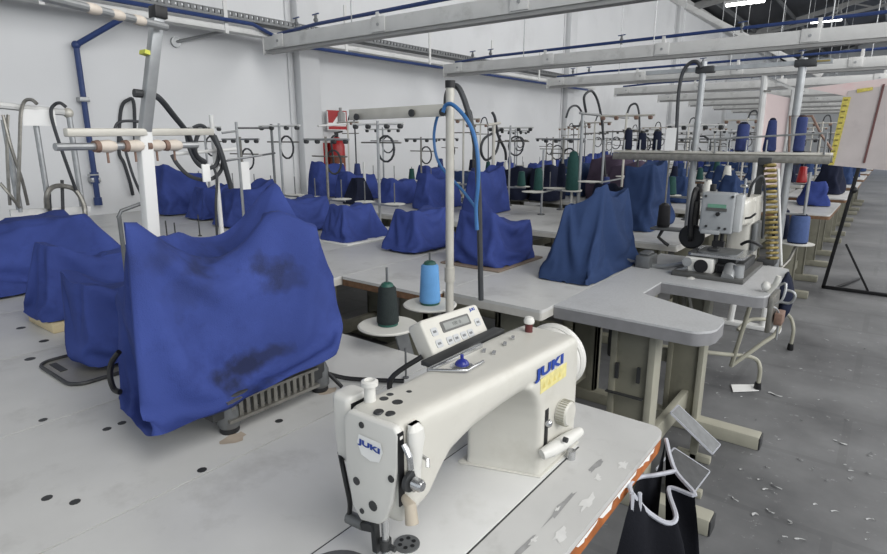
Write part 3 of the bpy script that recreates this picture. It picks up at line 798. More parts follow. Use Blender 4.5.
text_mesh('JUKI', .030, LOGO, frame_at(px(551, 366.5, -.4352), (0,1,0), (0,0,1)) @ Matrix.Diagonal((1.75, .82, 1, 1)), 'blue_lettering', J, bold=.0012, depth=.0005, spacing=1.05)
s1, s2 = px(539, 393, -.436), px(566, 372, -.436)
st = part('yellow_sticker', MB().span((-.4362, s1.y+.004, s1.z-.004), (-.4353, s2.y, s1.z+.024)), YELLOW, J)
g = MB()
for i in range(4):
    y = s1.y+.016+i*.02
    g.add([(-.4349, y-.006, s1.z+.004), (-.4349, y+.006, s1.z+.004), (-.4349, y, s1.z+.016)], [(0,1,2)])
part('warning_marks', g, mat('sticker_orange', (206, 190, 112), var=.05), st, flat=True)
# end cover and hand wheel
part('end_cover', MB().lathe([(.062, 0), (.065, .004), (.065, .012), (.062, .016)], (-.503, 1.0, .931), 'y', 40), MACHW, J)
part('hand_wheel', MB().lathe([(.064, .018), (.068, .022), (.068, .033), (.062, .040), (.03, .043), (.02, .045)], (-.503, 1.0, .931), 'y', 40), MACHW, J)
# dial, reverse lever
d0 = px(563, 412, -.43)
dl = part('stitch_dial', MB().lathe([(.021, 0), (.024, .003), (.024, .020), (.021, .024), (.006, .0245)], (-.438, d0.y, d0.z), 'x', 28), MACH, J)
g = MB()
for i in range(28):
    a = 2*PI*i/28; g.box((-.425, d0.y+.0243*math.cos(a), d0.z+.0243*math.sin(a)), (.016, .0018, .0018), Matrix.Rotation(a, 3, 'X'))
part('dial_ridges', g, LEGL, dl, flat=True)
l0 = px(546, 425, -.4365)
part('lever_slot', MB().span((-.4372, l0.y-.007, l0.z-.052), (-.4352, l0.y+.007, l0.z+.032)), BLACK, J, bevel=.0008)
part('slot_knob', MB().ball((-.432, l0.y, l0.z+.005), .008, 10), STEEL, J)
a = px(546, 452, -.425); e = px(577, 430, -.425)
part('reverse_lever', MB().tube([(-.43, a.y-.006, a.z-.004), (-.421, a.y+.012, a.z), (-.42, (a.y+e.y)/2, (a.z+e.z)/2), (-.42, e.y, e.z-.002)], [.010, .013, .014, .010], 12), MACHW, J)
c = px(566, 440, -.405); part('lever_screw', MB().cyl((-.41, c.y, c.z), (-.402, c.y, c.z), .005, n=10), DGREY, J)
c = pz(571, 453, T+.012); part('rest_knob', MB().cyl((c.x, c.y, T), (c.x, c.y, T+.018), .009, n=12), STEEL, J)
# rear side thread cover and post
part('take_up_guard', loft(MB(), [rring(-.590, -.555, y0, y1, .008, lambda a, c, z=z: (a, c, z)) for z, y0, y1 in ((.912, .505, .535), (.96, .500, .545), (1.012, .500, .545), (1.018, .505, .54))]), MACHW, J, bevel=.004)
part('guard_slot', MB().span((-.5555, .506, .975), (-.5535, .535, 1.008)), BLACK, J)
part('thread_post', MB().lathe([(.0085, 0), (.008, .022), (.008, .024), (.012, .026), (.012, .032), (.008, .034), (.004, .031)], (-.531, .52, 1.012), n=18), MACHW, J)
# head top holes
for (u, v, r) in ((390, 395, .0065), (384, 399, .008), (397.5, 402.5, .0095), (379, 411.5, .008), (390.5, 413.5, .008), (409, 391, .005)):
    c = pz(u, v, 1.015); part('oil_hole', MB().lathe([(r, 0), (r*.8, .0025), (.001, .0026)], (c.x, c.y, 1.0135 if c.y < .56 else 1.012), n=14), DGREY, J)
# thread lever guard on the operator side
gy = .512
part('lever_guard', loft(MB(), [rring(-.449, xo, gy-w, gy+w, .008, lambda a, c, z=z: (a, c, z)) for z, xo, w in ((.915, -.440, .006), (.935, -.436, .009), (.975, -.434, .011), (.99, -.433, .014), (1.004, -.434, .013), (1.012, -.440, .008))]), MACHW, J, bevel=.002)
part('take_up_slot', MB().span((-.4505, .487, .90), (-.4485, .497, 1.005)), BLACK, J)
part('take_up_lever', MB().tube([(-.444, .492, .99), (-.432, .489, .978), (-.430, .489, .962)], .004, 8), STEEL, J)
part('thread_guide', MB().tube([(-.447, .50, .90), (-.432, .492, .893), (-.428, .49, .905)], .003, 6), STEEL, J)
part('thread_guide', MB().tube([(-.447, .53, .955), (-.432, .525, .957), (-.428, .52, .95)], .003, 6), STEEL, J)
tc_ = px(416.5, 484, -.43)
td = part('tension_discs', MB().lathe([(.006, 0), (.0145, .004), (.014, .009), (.006, .010)], (-.447, tc_.y, tc_.z), 'x', 24), DGREY, J)
part('tension_nut', MB().lathe([(.004, .009), (.0085, .013), (.0085, .024), (.006, .028)], (-.447, tc_.y, tc_.z), 'x', 18), STEEL, td)
c = px(408, 511, -.438)
part('presser_lever', MB().tube([(-.449, c.y+.004, c.z+.014), (-.434, c.y, c.z+.01), (-.428, c.y-.004, c.z-.012)], [.005, .008, .009], 12), mat('lever_beige', (176, 166, 150), .4), J)
part('needle_bar', MB().cyl((-.497, .508, .80), (-.497, .508, .88), .0055, n=12), STEEL, J)
part('needle_clamp', MB().cyl((-.497, .508, .800), (-.497, .508, .815), .009, n=12).cyl((-.49, .508, .807), (-.478, .508, .807), .004, n=8), DGREY, J)
part('needle', MB().cyl((-.497, .508, .766), (-.497, .508, .80), .0012, n=6), STEEL, J)
part('presser_bar', MB().cyl((-.512, .525, .785), (-.512, .525, .88), .005, n=12), STEEL, J)
part('presser_foot', MB().span((-.519, .49, .7635), (-.503, .535, .768)).span((-.518, .517, .766), (-.506, .532, .79)).span((-.503, .50, .7635), (-.495, .53, .767)), STEEL, J, bevel=.0015)
a, e = py(349, 517, .502), py(364, 524, .502)
part('wiper_solenoid', MB().cyl(a, e, .0095, n=14), MGREY, J)
part('wiper_arm', MB().bar(e, (-.515, .505, .83), .014, .012).bar((-.515, .505, .845), (-.512, .505, .79), .009), DGREY, J)
part('wiper_cable', MB().tube([py(340, 452, .515), py(342, 462, .50), py(346, 482, .495), py(350, 503, .497), a], .0038, 8, smooth=6), BLACK, J)
part('hook_cover', MB().lathe([(.055, 0), (.055, .0024)], (-.545, .455, T+.001), n=36), MGREY, J)
c = pz(407, 546, T)
ds = part('needle_plate_disc', MB().lathe([(.020, 0), (.020, .003), (.017, .0036)], (c.x, c.y, T+.002), n=24), MGREY, J)
g = MB()
for i in range(6):
    a = PI/3*i; g.cyl((c.x+.011*math.cos(a), c.y+.011*math.sin(a), T+.0035), (c.x+.011*math.cos(a), c.y+.011*math.sin(a), T+.0062), .0035, n=8)
part('disc_holes', g, BLACK, ds)
# top fittings
c = pz(462, 366, 1.008)
od = part('oil_sight', MB().lathe([(.020, 0), (.020, .003), (.014, .006)], (c.x, c.y, 1.005), n=24), STEEL, J)
part('oil_dome', MB().ball((c.x, c.y, 1.011), .012, 14, (1, 1, .8)).cyl((c.x, c.y, 1.016), (c.x, c.y, 1.028), .003, n=8), mat('blue_oil_dome', (44, 52, 130), .15, var=.05), od)
part('winder_bracket', MB().span((c.x-.034, c.y-.05, 1.004), (c.x-.026, c.y+.10, 1.012)).tube([(c.x-.03, c.y-.05, 1.010), (c.x+.005, c.y-.035, 1.013), (c.x+.024, c.y-.02, 1.013), (c.x+.022, c.y+.03, 1.012)], .003, 8), STEEL, J, bevel=.001)
for (u, v) in ((484, 350), (505, 343), (513, 337), (494, 352)):
    q = pz(u, v, 1.007); part('top_screw', MB().box((q.x, q.y, 1.006), (.006, .014, .003), Matrix.Rotation(.5, 3, 'Z')), STEEL, J, flat=True)
c = pz(529, 324, 1.015)
part('winder_post', MB().cyl((c.x, c.y, .995), (c.x, c.y, 1.018), .0075, n=12), mat('dark_red_ring', (92, 44, 44), .5), J)
part('winder_knob', MB().lathe([(.010, 0), (.011, .005), (.008, .012), (.003, .014)], (c.x, c.y, 1.017), n=16), MACHW, J)
# control panel on the back of the arm
TLc, TRc, BRc, BLc = px(420, 323, -.632), px(478, 301, -.632), px(490.5, 342, -.590), px(436, 360, -.590)
pc = (TLc+TRc+BRc+BLc)/4; PW = ((TRc-TLc).length+(BRc-BLc).length)/4; PH = ((TLc-BLc).length+(TRc-BRc).length)/4
M = frame_at(pc, (TRc-TLc)+(BRc-BLc), (TLc-BLc)+(TRc-BRc)) @ Matrix.Diagonal((PW/.098, PH/.052, 1, 1))
def pl(mb):
    mb.v = [M @ v for v in mb.v]; return mb
pn = part('control_panel', pl(MB().prism(rr(-.098, .098, -.052, .052, .010), -.035, 0)), MACH, J, bevel=.004, seg=3)
part('panel_skirt', pl(MB().prism(rr(-.092, .092, -.058, -.030, .005), -.032, -.008)), LEGL, pn)
lc = part('display_bezel', pl(MB().prism(rr(-.045, .052, .006, .034, .003), 0, .0012)), LCDF, pn)
part('display', pl(MB().prism(rr(-.038, .046, .011, .029, .002), .0012, .0018)), LCDC, lc)
text_mesh('100  0', .012, mat('lcd_digits', (78, 80, 78), var=.03), M @ Matrix.Translation((.004, .020, .002)), 'display_digits', lc, depth=.0001)
for (x, y) in ((-.07, .016), (-.07, -.014), (-.036, -.016), (-.014, -.016), (.012, -.016), (.036, -.016), (.074, .004)):
    kx = part('key', pl(MB().prism(rr(x-.0095, x+.0095, y-.010, y+.010, .004), 0, .0012)), BTN, pn)
    part('key_mark', pl(MB().prism(rr(x-.005, x+.005, y-.003, y+.003, .001), .0012, .0016)), MGREY, kx)
text_mesh('JUKI', .010, LOGO, M @ Matrix.Translation((.074, .040, .0006)), 'panel_lettering', pn, bold=.0003, depth=.0002)
part('panel_bracket', MB().span((-.59, .70, .994), (-.566, .93, 1.002)), DGREY, J, bevel=.001)
part('panel_cable', MB().tube([(-.62, .74, .99), (-.66, .70, .95), (-.66, .72, .90), (-.63, .80, .90)], .005, 8, smooth=6), BLACK, J)
# black rod on the table behind the machine
solo('black_rod', MB().tube([pz(322, 372, T+.03), pz(345, 378, T+.012), pz(372, 380, T+.01), pz(404, 381, T+.01)], .006, 8, smooth=5), BLACK, 'thin black cable lying on the table between the stained cover and the bare machine', 'cable')
solo('black_strap', MB().tube([pz(323, 369, T+.06), pz(331, 376, T+.035), pz(342, 387, T+.006)], .005, 8), BLACK, 'short black strap hanging from the right corner of the stained cover', 'strap')
q = pz(406, 378, T)
solo('guide_pin', MB().lathe([(.008, 0), (.008, .003), (.0028, .004), (.0028, .075), (.004, .076), (.004, .084)], (q.x, q.y, T), n=10), MGREY, 'small upright metal thread pin on the table behind the bare machine', 'pin')

# ================================================================== big stained cover in front
FL, FR, BR, BL = px(121, 221, -1.07), px(319, 229, -1.06), px(275, 182, -1.36), px(160, 238, -1.36)
hem = [Vector((-1.005, .425, .845)), Vector((-.985, .90, .882)), Vector((-1.36, .97, .89)), Vector((-1.36, .43, .87))]
h0, h1 = px(152, 441, -1.0), px(343, 353, -.985)
hem[0] = h0; hem[1] = h1
hem[3] = px(116, 404, -1.20)
STAINS_AND_SAG = []
P2 = px(283, 211, -1.12)
mb = soft_cover_mb(hem, [FL, FR, BR, BL], peaks=[P2], es=[.085, 0, .01, .0], seed=3, n=30, rows=24, rings=10, slack=(1.06, 1.016), core=False, steps=70, hold=.042, grav=.0004, extra=[(np.array((-1.32, .52, .76)), np.array((-1.06, .93, 1.05)))])
lo = Vector([min(v[i] for v in mb.v) for i in range(3)]); hi = Vector([max(v[i] for v in mb.v) for i in range(3)])
dc = Vector(((lo.x+hi.x)/2, (lo.y+hi.y)/2, lo.z))
for (u, v, ru, rv, am) in ((250, 372, .075, .035, .85), (270, 360, .09, .02, .7), (243, 385, .04, .03, .8), (290, 272, .07, .04, .7), (222, 268, .07, .025, .6), (170, 262, .05, .035, .35), (300, 280, .05, .03, .5), (200, 300, .05, .05, .25)):  # oil blotches, plus a patch painting the shade in the top sag
    p = px(u, v, -1.02)-dc
    STAINS_AND_SAG.append((p, (.30, ru, rv), am))
SF = stained_fabric()
DCOV = solo('dust_cover', mb, SF, 'large royal blue cover with oily dark stains, nearest, on the left table', 'cover', ang=75)
seam = []
for r in range(27):
    t_ = r/26; seam.append(h0.lerp(FL, t_)+Vector((.010*math.sin(PI*t_), -.012-.008*math.sin(PI*t_), 0)))

t = thing('machine_base', 'dark cast machine base with round feet under the stained cover', 'machine base', (-1.15, .7, T))
part('frame', MB().span((-1.30, .56, .80), (-1.03, .86, .845)), DGREY, t, bevel=.004)
g = MB()
for i in range(13): g.span((-1.03, .60+i*.0175, .795), (-1.022, .609+i*.0175, .834))
g.span((-1.03, .59, .832), (-1.019, .83, .838)).span((-1.03, .59, .79), (-1.016, .83, .797))
part('grille', g, BRASSY, t, flat=True)
for (u, v) in ((230, 431), (320, 390)):
    c = pz(u, v, T)
    f_ = part('foot', MB().lathe([(.020, .012), (.024, .018), (.024, .055), (.016, .075)], (c.x, c.y, T), n=18), MGREY, t)
    part('rubber_pad', MB().lathe([(.019, 0), (.021, .004), (.019, .016)], (c.x, c.y, T), n=18), BLACK, f_)
for (u, v, r_) in ((236, 437, .030), (328, 391, .024)):
    c = pz(u, v, T); pts = [(c.x+r_*rnd.uniform(.5, 1.1)*math.cos(2*PI*i/12)*.8, c.y+r_*rnd.uniform(.6, 1.3)*math.sin(2*PI*i/12)) for i in range(12)]
    part('rust_stain', MB().add([(x, y, T+.0006) for x, y in pts], [tuple(range(12))]), mat('rust_stain_brown', (168, 156, 142), .6, var=.12, scale=40), TB[(1, 0)], flat=True)
for y in (.62, .86):
    part('foot', MB().lathe([(.02, 0), (.024, .018), (.024, .055), (.016, .075)], (-1.28, y, T), n=14), MGREY, t)
solo('cable_loop', MB().tube([px(119, 352, -1.22), px(112, 362, -1.24), px(110, 376, -1.24), px(114, 389, -1.22), px(120, 392, -1.20)], .006, 8, smooth=5), BLACK, 'black cable loop sticking out at the left side of the stained cover', 'cable')

# ================================================================== other named covers
cv = {}
def wedge(x0, x1, y0, y1, tx0, tx1, ty0, ty1, zn, zf, z=T+.012):
    return rect(x0, x1, y0, y1, z), [(tx1, ty0, zn), (tx1, ty1, zf), (tx0, ty1, zf), (tx0, ty0, zn)]
def cov(key, label, w, m, group=None, **k):
    cv[key] = cover(label, *w, m, group=group, **k); return cv[key]
cov('A', 'long royal blue cover at the left edge of the photo', wedge(-3.1, -2.66, .38, 1.28, -3.02, -2.74, .42, 1.02, 1.055, 1.05), BLUE, seed=11)
b_ = pz(24, 318, T); 
cov('B', 'blue cover peaking on its near side, over a pale wooden base', (rect(-2.30, -2.06, .60, 1.05, T+.035), [(-2.09, .655, 1.035), (-2.08, .97, .985), (-2.2, .97, .985), (-2.16, .635, 1.045)]), BLUE, seed=14)
solo('wooden_base', MB().span((-2.27, .615, T), (-2.052, 1.03, T+.032)), mat('pale_wood', (196, 180, 146), .6, var=.08, scale=20), 'pale wooden base board under the blue cover that peaks on its near side', 'board', bevel=.004)
cov('C', 'narrow dark blue cover beside the stained one, over a metal plate', (rect(-1.73, -1.585, .55, .93, T+.02), [(-1.595, .565, 1.0), (-1.595, .92, .985), (-1.74, .92, .99), (-1.735, .555, 1.025)]), BLUE, seed=17)
t = thing('base_plate', 'thin metal machine plate with rounded rim under the narrow blue cover', 'plate', (-1.7, .6, T))
P = rr(-1.79, -1.545, .485, 1.0, .04, 6)
part('plate', MB().prism(P, T, T+.004), mat('dull_plate', (150, 148, 142), .4, .4, var=.1, scale=20), t)
part('rim', MB().tube([Vector((x, y, T+.006)) for x, y in P]+[Vector((P[0][0], P[0][1], T+.006))], .005, 6), DGREY, t)
part('slot', MB().span((-1.76, .505, T+.004), (-1.68, .522, T+.006)), DGREY, t)

cov('H', 'small blue cover on a pale base board, left of the grey pole', wedge(-2.72, -2.46, 2.26, 2.66, -2.66, -2.54, 2.32, 2.56, .985, .975), BLUE, seed=21)
solo('wooden_base', MB().span((-2.74, 2.25, T), (-2.44, 2.68, T+.012)), STEELW, 'pale flat base board under the small blue cover left of the grey pole', 'board', bevel=.003)
cov('I', 'small blue cover directly behind the light blue spool', wedge(-2.22, -1.95, 2.27, 2.68, -2.15, -2.0, 2.34, 2.62, .99, .985), BLUE, seed=25)
cov('J', 'crumpled blue cover with a pointed right corner, right of the grey pole', wedge(-1.70, -1.40, 2.24, 2.62, -1.66, -1.46, 2.27, 2.64, 1.03, .955), BLUE, seed=29)
solo('base_plate', MB().span((-1.73, 2.21, T), (-1.385, 2.64, T+.010)), mat('brown_plate', (126, 112, 100), .5, var=.1), 'thin brown board under the crumpled blue cover', 'board', bevel=.003)
cov('K', 'tall dark navy cover standing on the white table behind the grey U-shaped table', (rect(-1.20, -.945, 2.22, 2.90, T+.004), [px(606, 184, -1.02), px(629, 188, -1.07), px(598, 187, -1.16), px(564, 207, -1.13)]), NAVY, seed=33, n=30)
cov('K2', 'tall dark navy cover behind and right of the nearer tall navy one', (rect(-1.40, -1.22, 3.80, 4.38, T+.004), [(-1.25, 3.88, 1.20), (-1.27, 4.22, 1.225), (-1.40, 4.22, 1.21), (-1.42, 3.80, 1.19)]), NAVY, seed=35)
cov('E', 'tall blue cover nearest the wall behind the leaning post', wedge(-4.85, -4.52, 2.25, 2.7, -4.82, -4.56, 2.3, 2.62, 1.17, 1.08), BLUE, seed=41)
cov('F', 'small blue cover right of the tall one nearest the wall', wedge(-4.33, -4.05, 2.28, 2.62, -4.26, -4.12, 2.36, 2.58, 1.0, 1.02), BLUE, seed=43)
cov('G', 'blue cover peeking above the left part of the stained cover', wedge(-3.82, -3.52, 2.2, 2.7, -3.74, -3.58, 2.28, 2.6, 1.02, 1.08), BLUE, seed=45)
cov('G2', 'blue cover just right of the peak of the stained cover', wedge(-3.28, -3.0, 2.25, 2.68, -3.24, -3.04, 2.28, 2.64, 1.0, .985), BLUE, seed=47)

# ================================================================== thread stands and cones
def cone_mb(h=.115, r0=.036, r1=.024, tip=True):
    m = MB().lathe([(r0*.8, 0), (r0, .004), (r0, .012), (r1, h), (r1*.8, h+.004)], n=22)
    return m
def spool(name, label, loc, thread, capm, h=.12, r0=.034, r1=.025, group=None):
    t = thing(name, label, 'thread spool', loc, group)
    part('thread', MB().lathe([(r0*.85, .004), (r0, .010), (r0*1.0, .02), (r1, h-.006), (r1*.8, h)], n=24), thread, t, local=True, ang=60)
    part('base_rim', MB().lathe([(r0*.92, 0), (r0*.92, .006), (r0*.8, .007)], n=20), capm, t, local=True)
    part('top_cap', MB().lathe([(r1*.8, h-.002), (r1*.62, h+.008), (r1*.3, h+.012)], n=16), capm, t, local=True)
    return t
# stand beside the bare machine
S = Vector((-1.035, 1.37, 0))
zt = py(449, 88, S.y).z
t = thing('thread_stand', 'pale post thread stand with two round spool plates behind the bare machine', 'thread stand', (S.x, S.y, .62))
part('pole', MB().cyl((S.x, S.y, .62), (S.x, S.y, zt), .0125, n=14), CREAM, t)
part('pole_cap', MB().cyl((S.x, S.y, zt), (S.x, S.y, zt+.02), .0145, n=14), BLACK, t)
part('pole_collar', MB().cyl((S.x, S.y, .94), (S.x, S.y, .985), .016, n=14), CREAM, t)
part('clamp', MB().span((S.x-.02, 1.187, .66), (S.x+.02, S.y+.02, .70)), DGREY, t, bevel=.003)
aL, aR = py(350, 115, S.y), py(447, 110, S.y)
arm = part('cross_arm', MB().bar(aL, aR, .010, .034), CREAM, t, bevel=.001)
for (u, v) in ((357, 117), (412, 113), (443, 112)):
    c = py(u, v, S.y-.012)
    part('eyelet', MB().lathe([(.004, 0), (.011, .001), (.011, .006), (.004, .007)], (c.x, c.y-.006, c.z), 'y', 18), DGREY, arm)
d1, d2 = pz(388, 325, .83), pz(430, 304, .83)
for c in (d1, d2):
    pl_ = part('spool_plate', MB().lathe([(.088, 0), (.090, .004), (.086, .007), (.02, .006)], (c.x, c.y, .825), n=40), DISC, t)
    part('spool_pin', MB().cyl((c.x, c.y, .83), (c.x, c.y, 1.005), .0035, n=8), MGREY, pl_)
    part('support_bar', MB().bar((c.x, c.y, .818), (S.x, S.y, .80), .014, .012), GALV, t)
part('bracket', MB().bar((d1.x+.03, d1.y+.02, .815), (d1.x+.05, d1.y+.06, .64), .05, .006, up=(1, 0, 0)), MGREY, t)
spool('thread_spool', 'dark green-black thread cone on the front plate of the stand by the bare machine', (d1.x, d1.y, .832), THREADDK, TEAL, .118, .033, .026)
spool('thread_spool', 'light blue thread spool on the rear plate of the stand by the bare machine', (d2.x, d2.y, .832), THREADBLUE, TEAL, .135, .035, .029)
hp = Vector((S.x, S.y, zt-.01))
pts = [(446, 112), (447, 95), (452, 86), (460, 90), (469, 115), (476, 150), (479, 200), (480, 250), (481, 300)]
solo('air_hose', MB().tube([py(u, v, S.y+.02+.03*i/8) for i, (u, v) in enumerate(pts)], .0085, 8, smooth=6), RUBBER, 'black hose arching over the pale post and hanging down to its right', 'hose')
pts = [(443, 113), (437, 118), (434, 140), (440, 165), (462, 190), (476, 208)]
pts2 = [(443, 112), (446, 105), (453, 105), (465, 117), (474, 135), (478, 160), (478, 185), (476, 208), (477, 230)]
solo('air_hose', MB().tube([py(u, v, S.y-.03) for u, v in pts2], .0058, 8, smooth=6), HOSEBLUE, 'bright blue air hose arching right of the pale post alongside the black hose', 'hose')
solo('air_hose', MB().tube([py(u, v, S.y+.05) for u, v in pts], .0045, 8, smooth=6), HOSEBLUE, 'thin blue air hose crossing behind the pale post from its arm', 'hose')

# leaning square post with eyelet arms behind the stained cover
P0, P1_, P2_ = px(147, 238, -1.52), px(143, 130, -1.47), px(158, 12, -1.42)
t = thing('thread_stand', 'leaning grey square post with two eyelet arms behind the stained cover', 'thread stand', (P0.x, P0.y, T))
part('lower_post', MB().bar((P0.x, P0.y, T), P1_, .032, .032), STEELW, t, bevel=.004)
part('upper_post', MB().bar(P1_+Vector((0, 0, -.02)), P2_, .025, .025, up=(1, 0, 0)), POLEGREY, t, bevel=.003)
part('post_cap', MB().bar(P2_+Vector((0, -.001, -.015)), P2_+Vector((0, .001, .012)), .03, .034), BLACK, t, bevel=.002)
part('yellow_tie', MB().bar(px(149, 56, -1.44), px(149.4, 52, -1.44), .029, .033), mat('yellow_tie', (208, 210, 90), .6), t)
part('foot', MB().lathe([(.05, 0), (.05, .012), (.03, .02), (.028, .07)], (P0.x, P0.y, T), n=18), CREAM, t)
a1, a2 = px(40, -4, -1.26), px(166, 27, -1.40)
um = part('upper_arm', MB().tube([a1, a2], .0085, 10), GALV, t)
for q in (.36, .55, .74):
    c = a1.lerp(a2, q); d = (a2-a1).normalized()
    part('eyelet', MB().tube([c-d*.017, c-d*.013, c+d*.006, c+d*.014], [.008, .0105, .011, .009], 14), CERAM, um)
l1, l2 = px(55, 147, -1.42), px(197, 145, -1.5)
lm = part('lower_arm', MB().tube([l1, l2], .0085, 10), GALV, t)
part('channel_arm', MB().bar(l1+Vector((.01, .02, .030)), l2+Vector((-.02, .06, .035)), .016, .018), CREAM, t, bevel=.003)
for q in (.31, .50, .66, .80):
    c = l1.lerp(l2, q); d = (l2-l1).normalized()
    e_ = part('eyelet', MB().tube([c-d*.028, c-d*.02, c+d*.006, c+d*.02], [.009, .013, .015, .011], 14), CERAM, lm)
    part('eyelet_ring', MB().tube([c-d*.03, c-d*.02], [.013, .0145], 14), RUST, e_)
    part('eyelet_tail', MB().cyl(c, c-Vector((0, 0, .038)), .003, n=6), RUST, e_)
c = px(138, 94, -1.46)
part('side_clamp', MB().tube([px(134, 93, -1.46), px(152, 95, -1.46)], .010, 10), DGREY, t)
k1 = [px(152, 95, -1.5), px(160, 99, -1.5), px(174, 116, -1.55), px(187, 133, -1.6), px(196, 155, -1.65), px(205, 162, -1.68)]
solo('power_cable', MB().tube(k1, .008, 8, smooth=5), RUBBER, 'dark cable running down right from the leaning square post', 'cable')

def loop(pts, x, r, label, m=RUBBER, sm=6, name='power_cable', cat='cable'):
    return solo(name, MB().tube([px(u, v, x+.02*math.sin(i*1.3)) for i, (u, v) in enumerate(pts)], r, 7, smooth=sm), m, label, cat)
loop([(133, 195), (130, 182), (124, 163), (119, 150), (121, 110), (128, 100), (134, 104), (135, 150)], -5.77, .016, 'thin grey cable looping on the wall left of the leaning post')
loop([(150, 212), (134, 178), (122, 140), (115, 133), (118, 123), (132, 121), (150, 124)], -2.6, .006, 'grey cable bow behind the left eyelet arm')
# middle stand with cable coils
def simple_stand(label, base, x, z0, z1, arms, m=POLEGREY, r=.010, discs=(), pins=(), top=None):
    """pole at base px; arms: list of pixel pairs in the same plane x"""
    t = thing('thread_stand', label, 'thread stand', (x, base, z0))
    part('pole', MB().cyl((x, base, z0), (x, base, z1), r, n=10), m, t)
    part('foot', MB().lathe([(r*3, 0), (r*3, .008), (r*1.6, .012), (r*1.6, .03)], (x, base, z0), n=12), MGREY, t)
    for (u0, v0, u1, v1) in arms:
        a = px(u0, v0, x+.012); b = px(u1, v1, x+.012)
        part('cross_arm', MB().tube([a, b], r*.75, 8), m, t)
    return t
def pole_px(label, u, vt, vb, x, arms=(), m=POLEGREY, r=.010):
    a = px(u, vt, x)
    return simple_stand(label, a.y, x, T, a.z, arms, m, r)
pole_px('pale slim pole with black cable coils, right of the leaning post', 211, 115, 230, -2.9, [(175, 154, 236, 149), (212, 165, 222, 165)], STEELW, .012)
pole_px('slim grey pole right of the cable coils above the blue covers', 236, 122, 190, -3.4, [(222, 133, 236, 131), (228, 160, 262, 155)], POLEGREY, .009)
pole_px('dark slim pole with two thin arms left of the wall column', 271, 124, 195, -3.9, [(238, 128, 270, 128), (225, 161, 275, 153)], MGREY, .010)
loop([(193, 128), (203, 126), (214, 140), (222, 158), (220, 172), (208, 180), (190, 176), (178, 165), (172, 155)], -2.85, .010, 'black cable coil hanging low on the pale slim pole')
loop([(186, 132), (190, 150), (197, 163), (206, 168), (216, 165), (219, 150), (214, 136), (205, 130), (197, 137), (196, 155), (206, 172)], -2.86, .011, 'thick black cable coil wound round the pale slim pole')
loop([(214, 136), (220, 150), (226, 170), (231, 188)], -2.84, .014, 'thick grey cable dropping from the pale slim pole')
loop([(217, 235), (216, 205), (217, 180), (214, 168)], -2.82, .007, 'grey lead hanging straight down beside the pale slim pole')
q = px(205, 168, -2.8)
solo('paper_tag', MB().span((q.x, q.y-.022, q.z-.07), (q.x+.012, q.y+.022, q.z+.02)), WHITE, 'small white tag hanging in the cable coils of the pale slim pole', 'tag', bevel=.004)
q = px(245, 168, -3.4)
solo('paper_tag', MB().span((q.x, q.y-.03, q.z-.14), (q.x+.004, q.y+.03, q.z+.04)), WHITE, 'white paper tag hanging by the slim grey pole', 'tag')
# pins standing on the tables behind the stained cover
for i, (u, v, vb) in enumerate(((158, 222, 243), (168, 221, 244), (176, 223, 240), (200, 215, 236))):
    c = pz(u, vb, T)
    h_ = py(u, v, c.y).z-T
    solo('spool_pin', MB().lathe([(.012, 0), (.012, .005), (.004, .006), (.004, h_)], (c.x, c.y, T), n=8), DGREY, 'short dark upright pin behind the stained cover, %s from the left' % ['first', 'second', 'third', 'fourth'][i], 'pin')
q = pz(158, 230, T)
solo('bent_wire_guide', MB().tube([px(118, 218, -1.9), px(121, 211, -1.9), px(140, 204, -1.9), px(152, 200, -1.9)], .006, 8).tube([px(150, 196, -1.9), px(153, 210, -1.9), px(158, 214, -1.9)], .006, 8).cyl((-1.9, px(119, 218, -1.9).y, T), px(119, 216, -1.9), .007, n=8), MGREY, 'bent wire thread guide at the foot of the leaning post', 'thread guide')

# rack of posts at the left edge
t = thing('thread_rack', 'thread rack with pale posts and paper tag behind the cover at the left edge', 'thread rack', px(48, 210, -3.3))
X = -3.3
part('top_rail', MB().tube([px(-12, 104, X), px(70, 113, X)], .016, 8), STEELW, t)
part('rail_end', MB().ball(px(68, 113, X), .025, 10), CREAM, t)
part('base_rail', MB().bar(px(10, 213, X), px(90, 209, X), .02, .03), STEELW, t)
for (u0, v0, u1, v1, r) in ((36, 110, 50, 212, .013), (66, 113, 83, 210, .014), (1, 120, 20, 212, .014)):
    b_ = px(u1, v1, X); part('post', MB().cyl(b_, (X, b_.y, px(u0, v0, X).z), r, n=10), GALV, t)
part('rack_leg', MB().cyl((X, px(48, 212, X).y, T), px(48, 212, X), .016, n=10), GALV, t)
part('rack_foot', MB().lathe([(.05, 0), (.05, .01), (.02, .02)], (X, px(48, 212, X).y, T), n=14), GALV, t)
for (u, v) in ((49, 188), (62, 180)):
    part('pin', MB().cyl(px(u, v, X+.02), px(u+1, 212, X+.02), .008, n=8), DGREY, t)
q = px(37, 116, X+.03)
part('paper_tag', MB().span((X+.02, q.y-.06, q.z-.045), (X+.024, q.y+.08, q.z+.03)), WHITE, t)
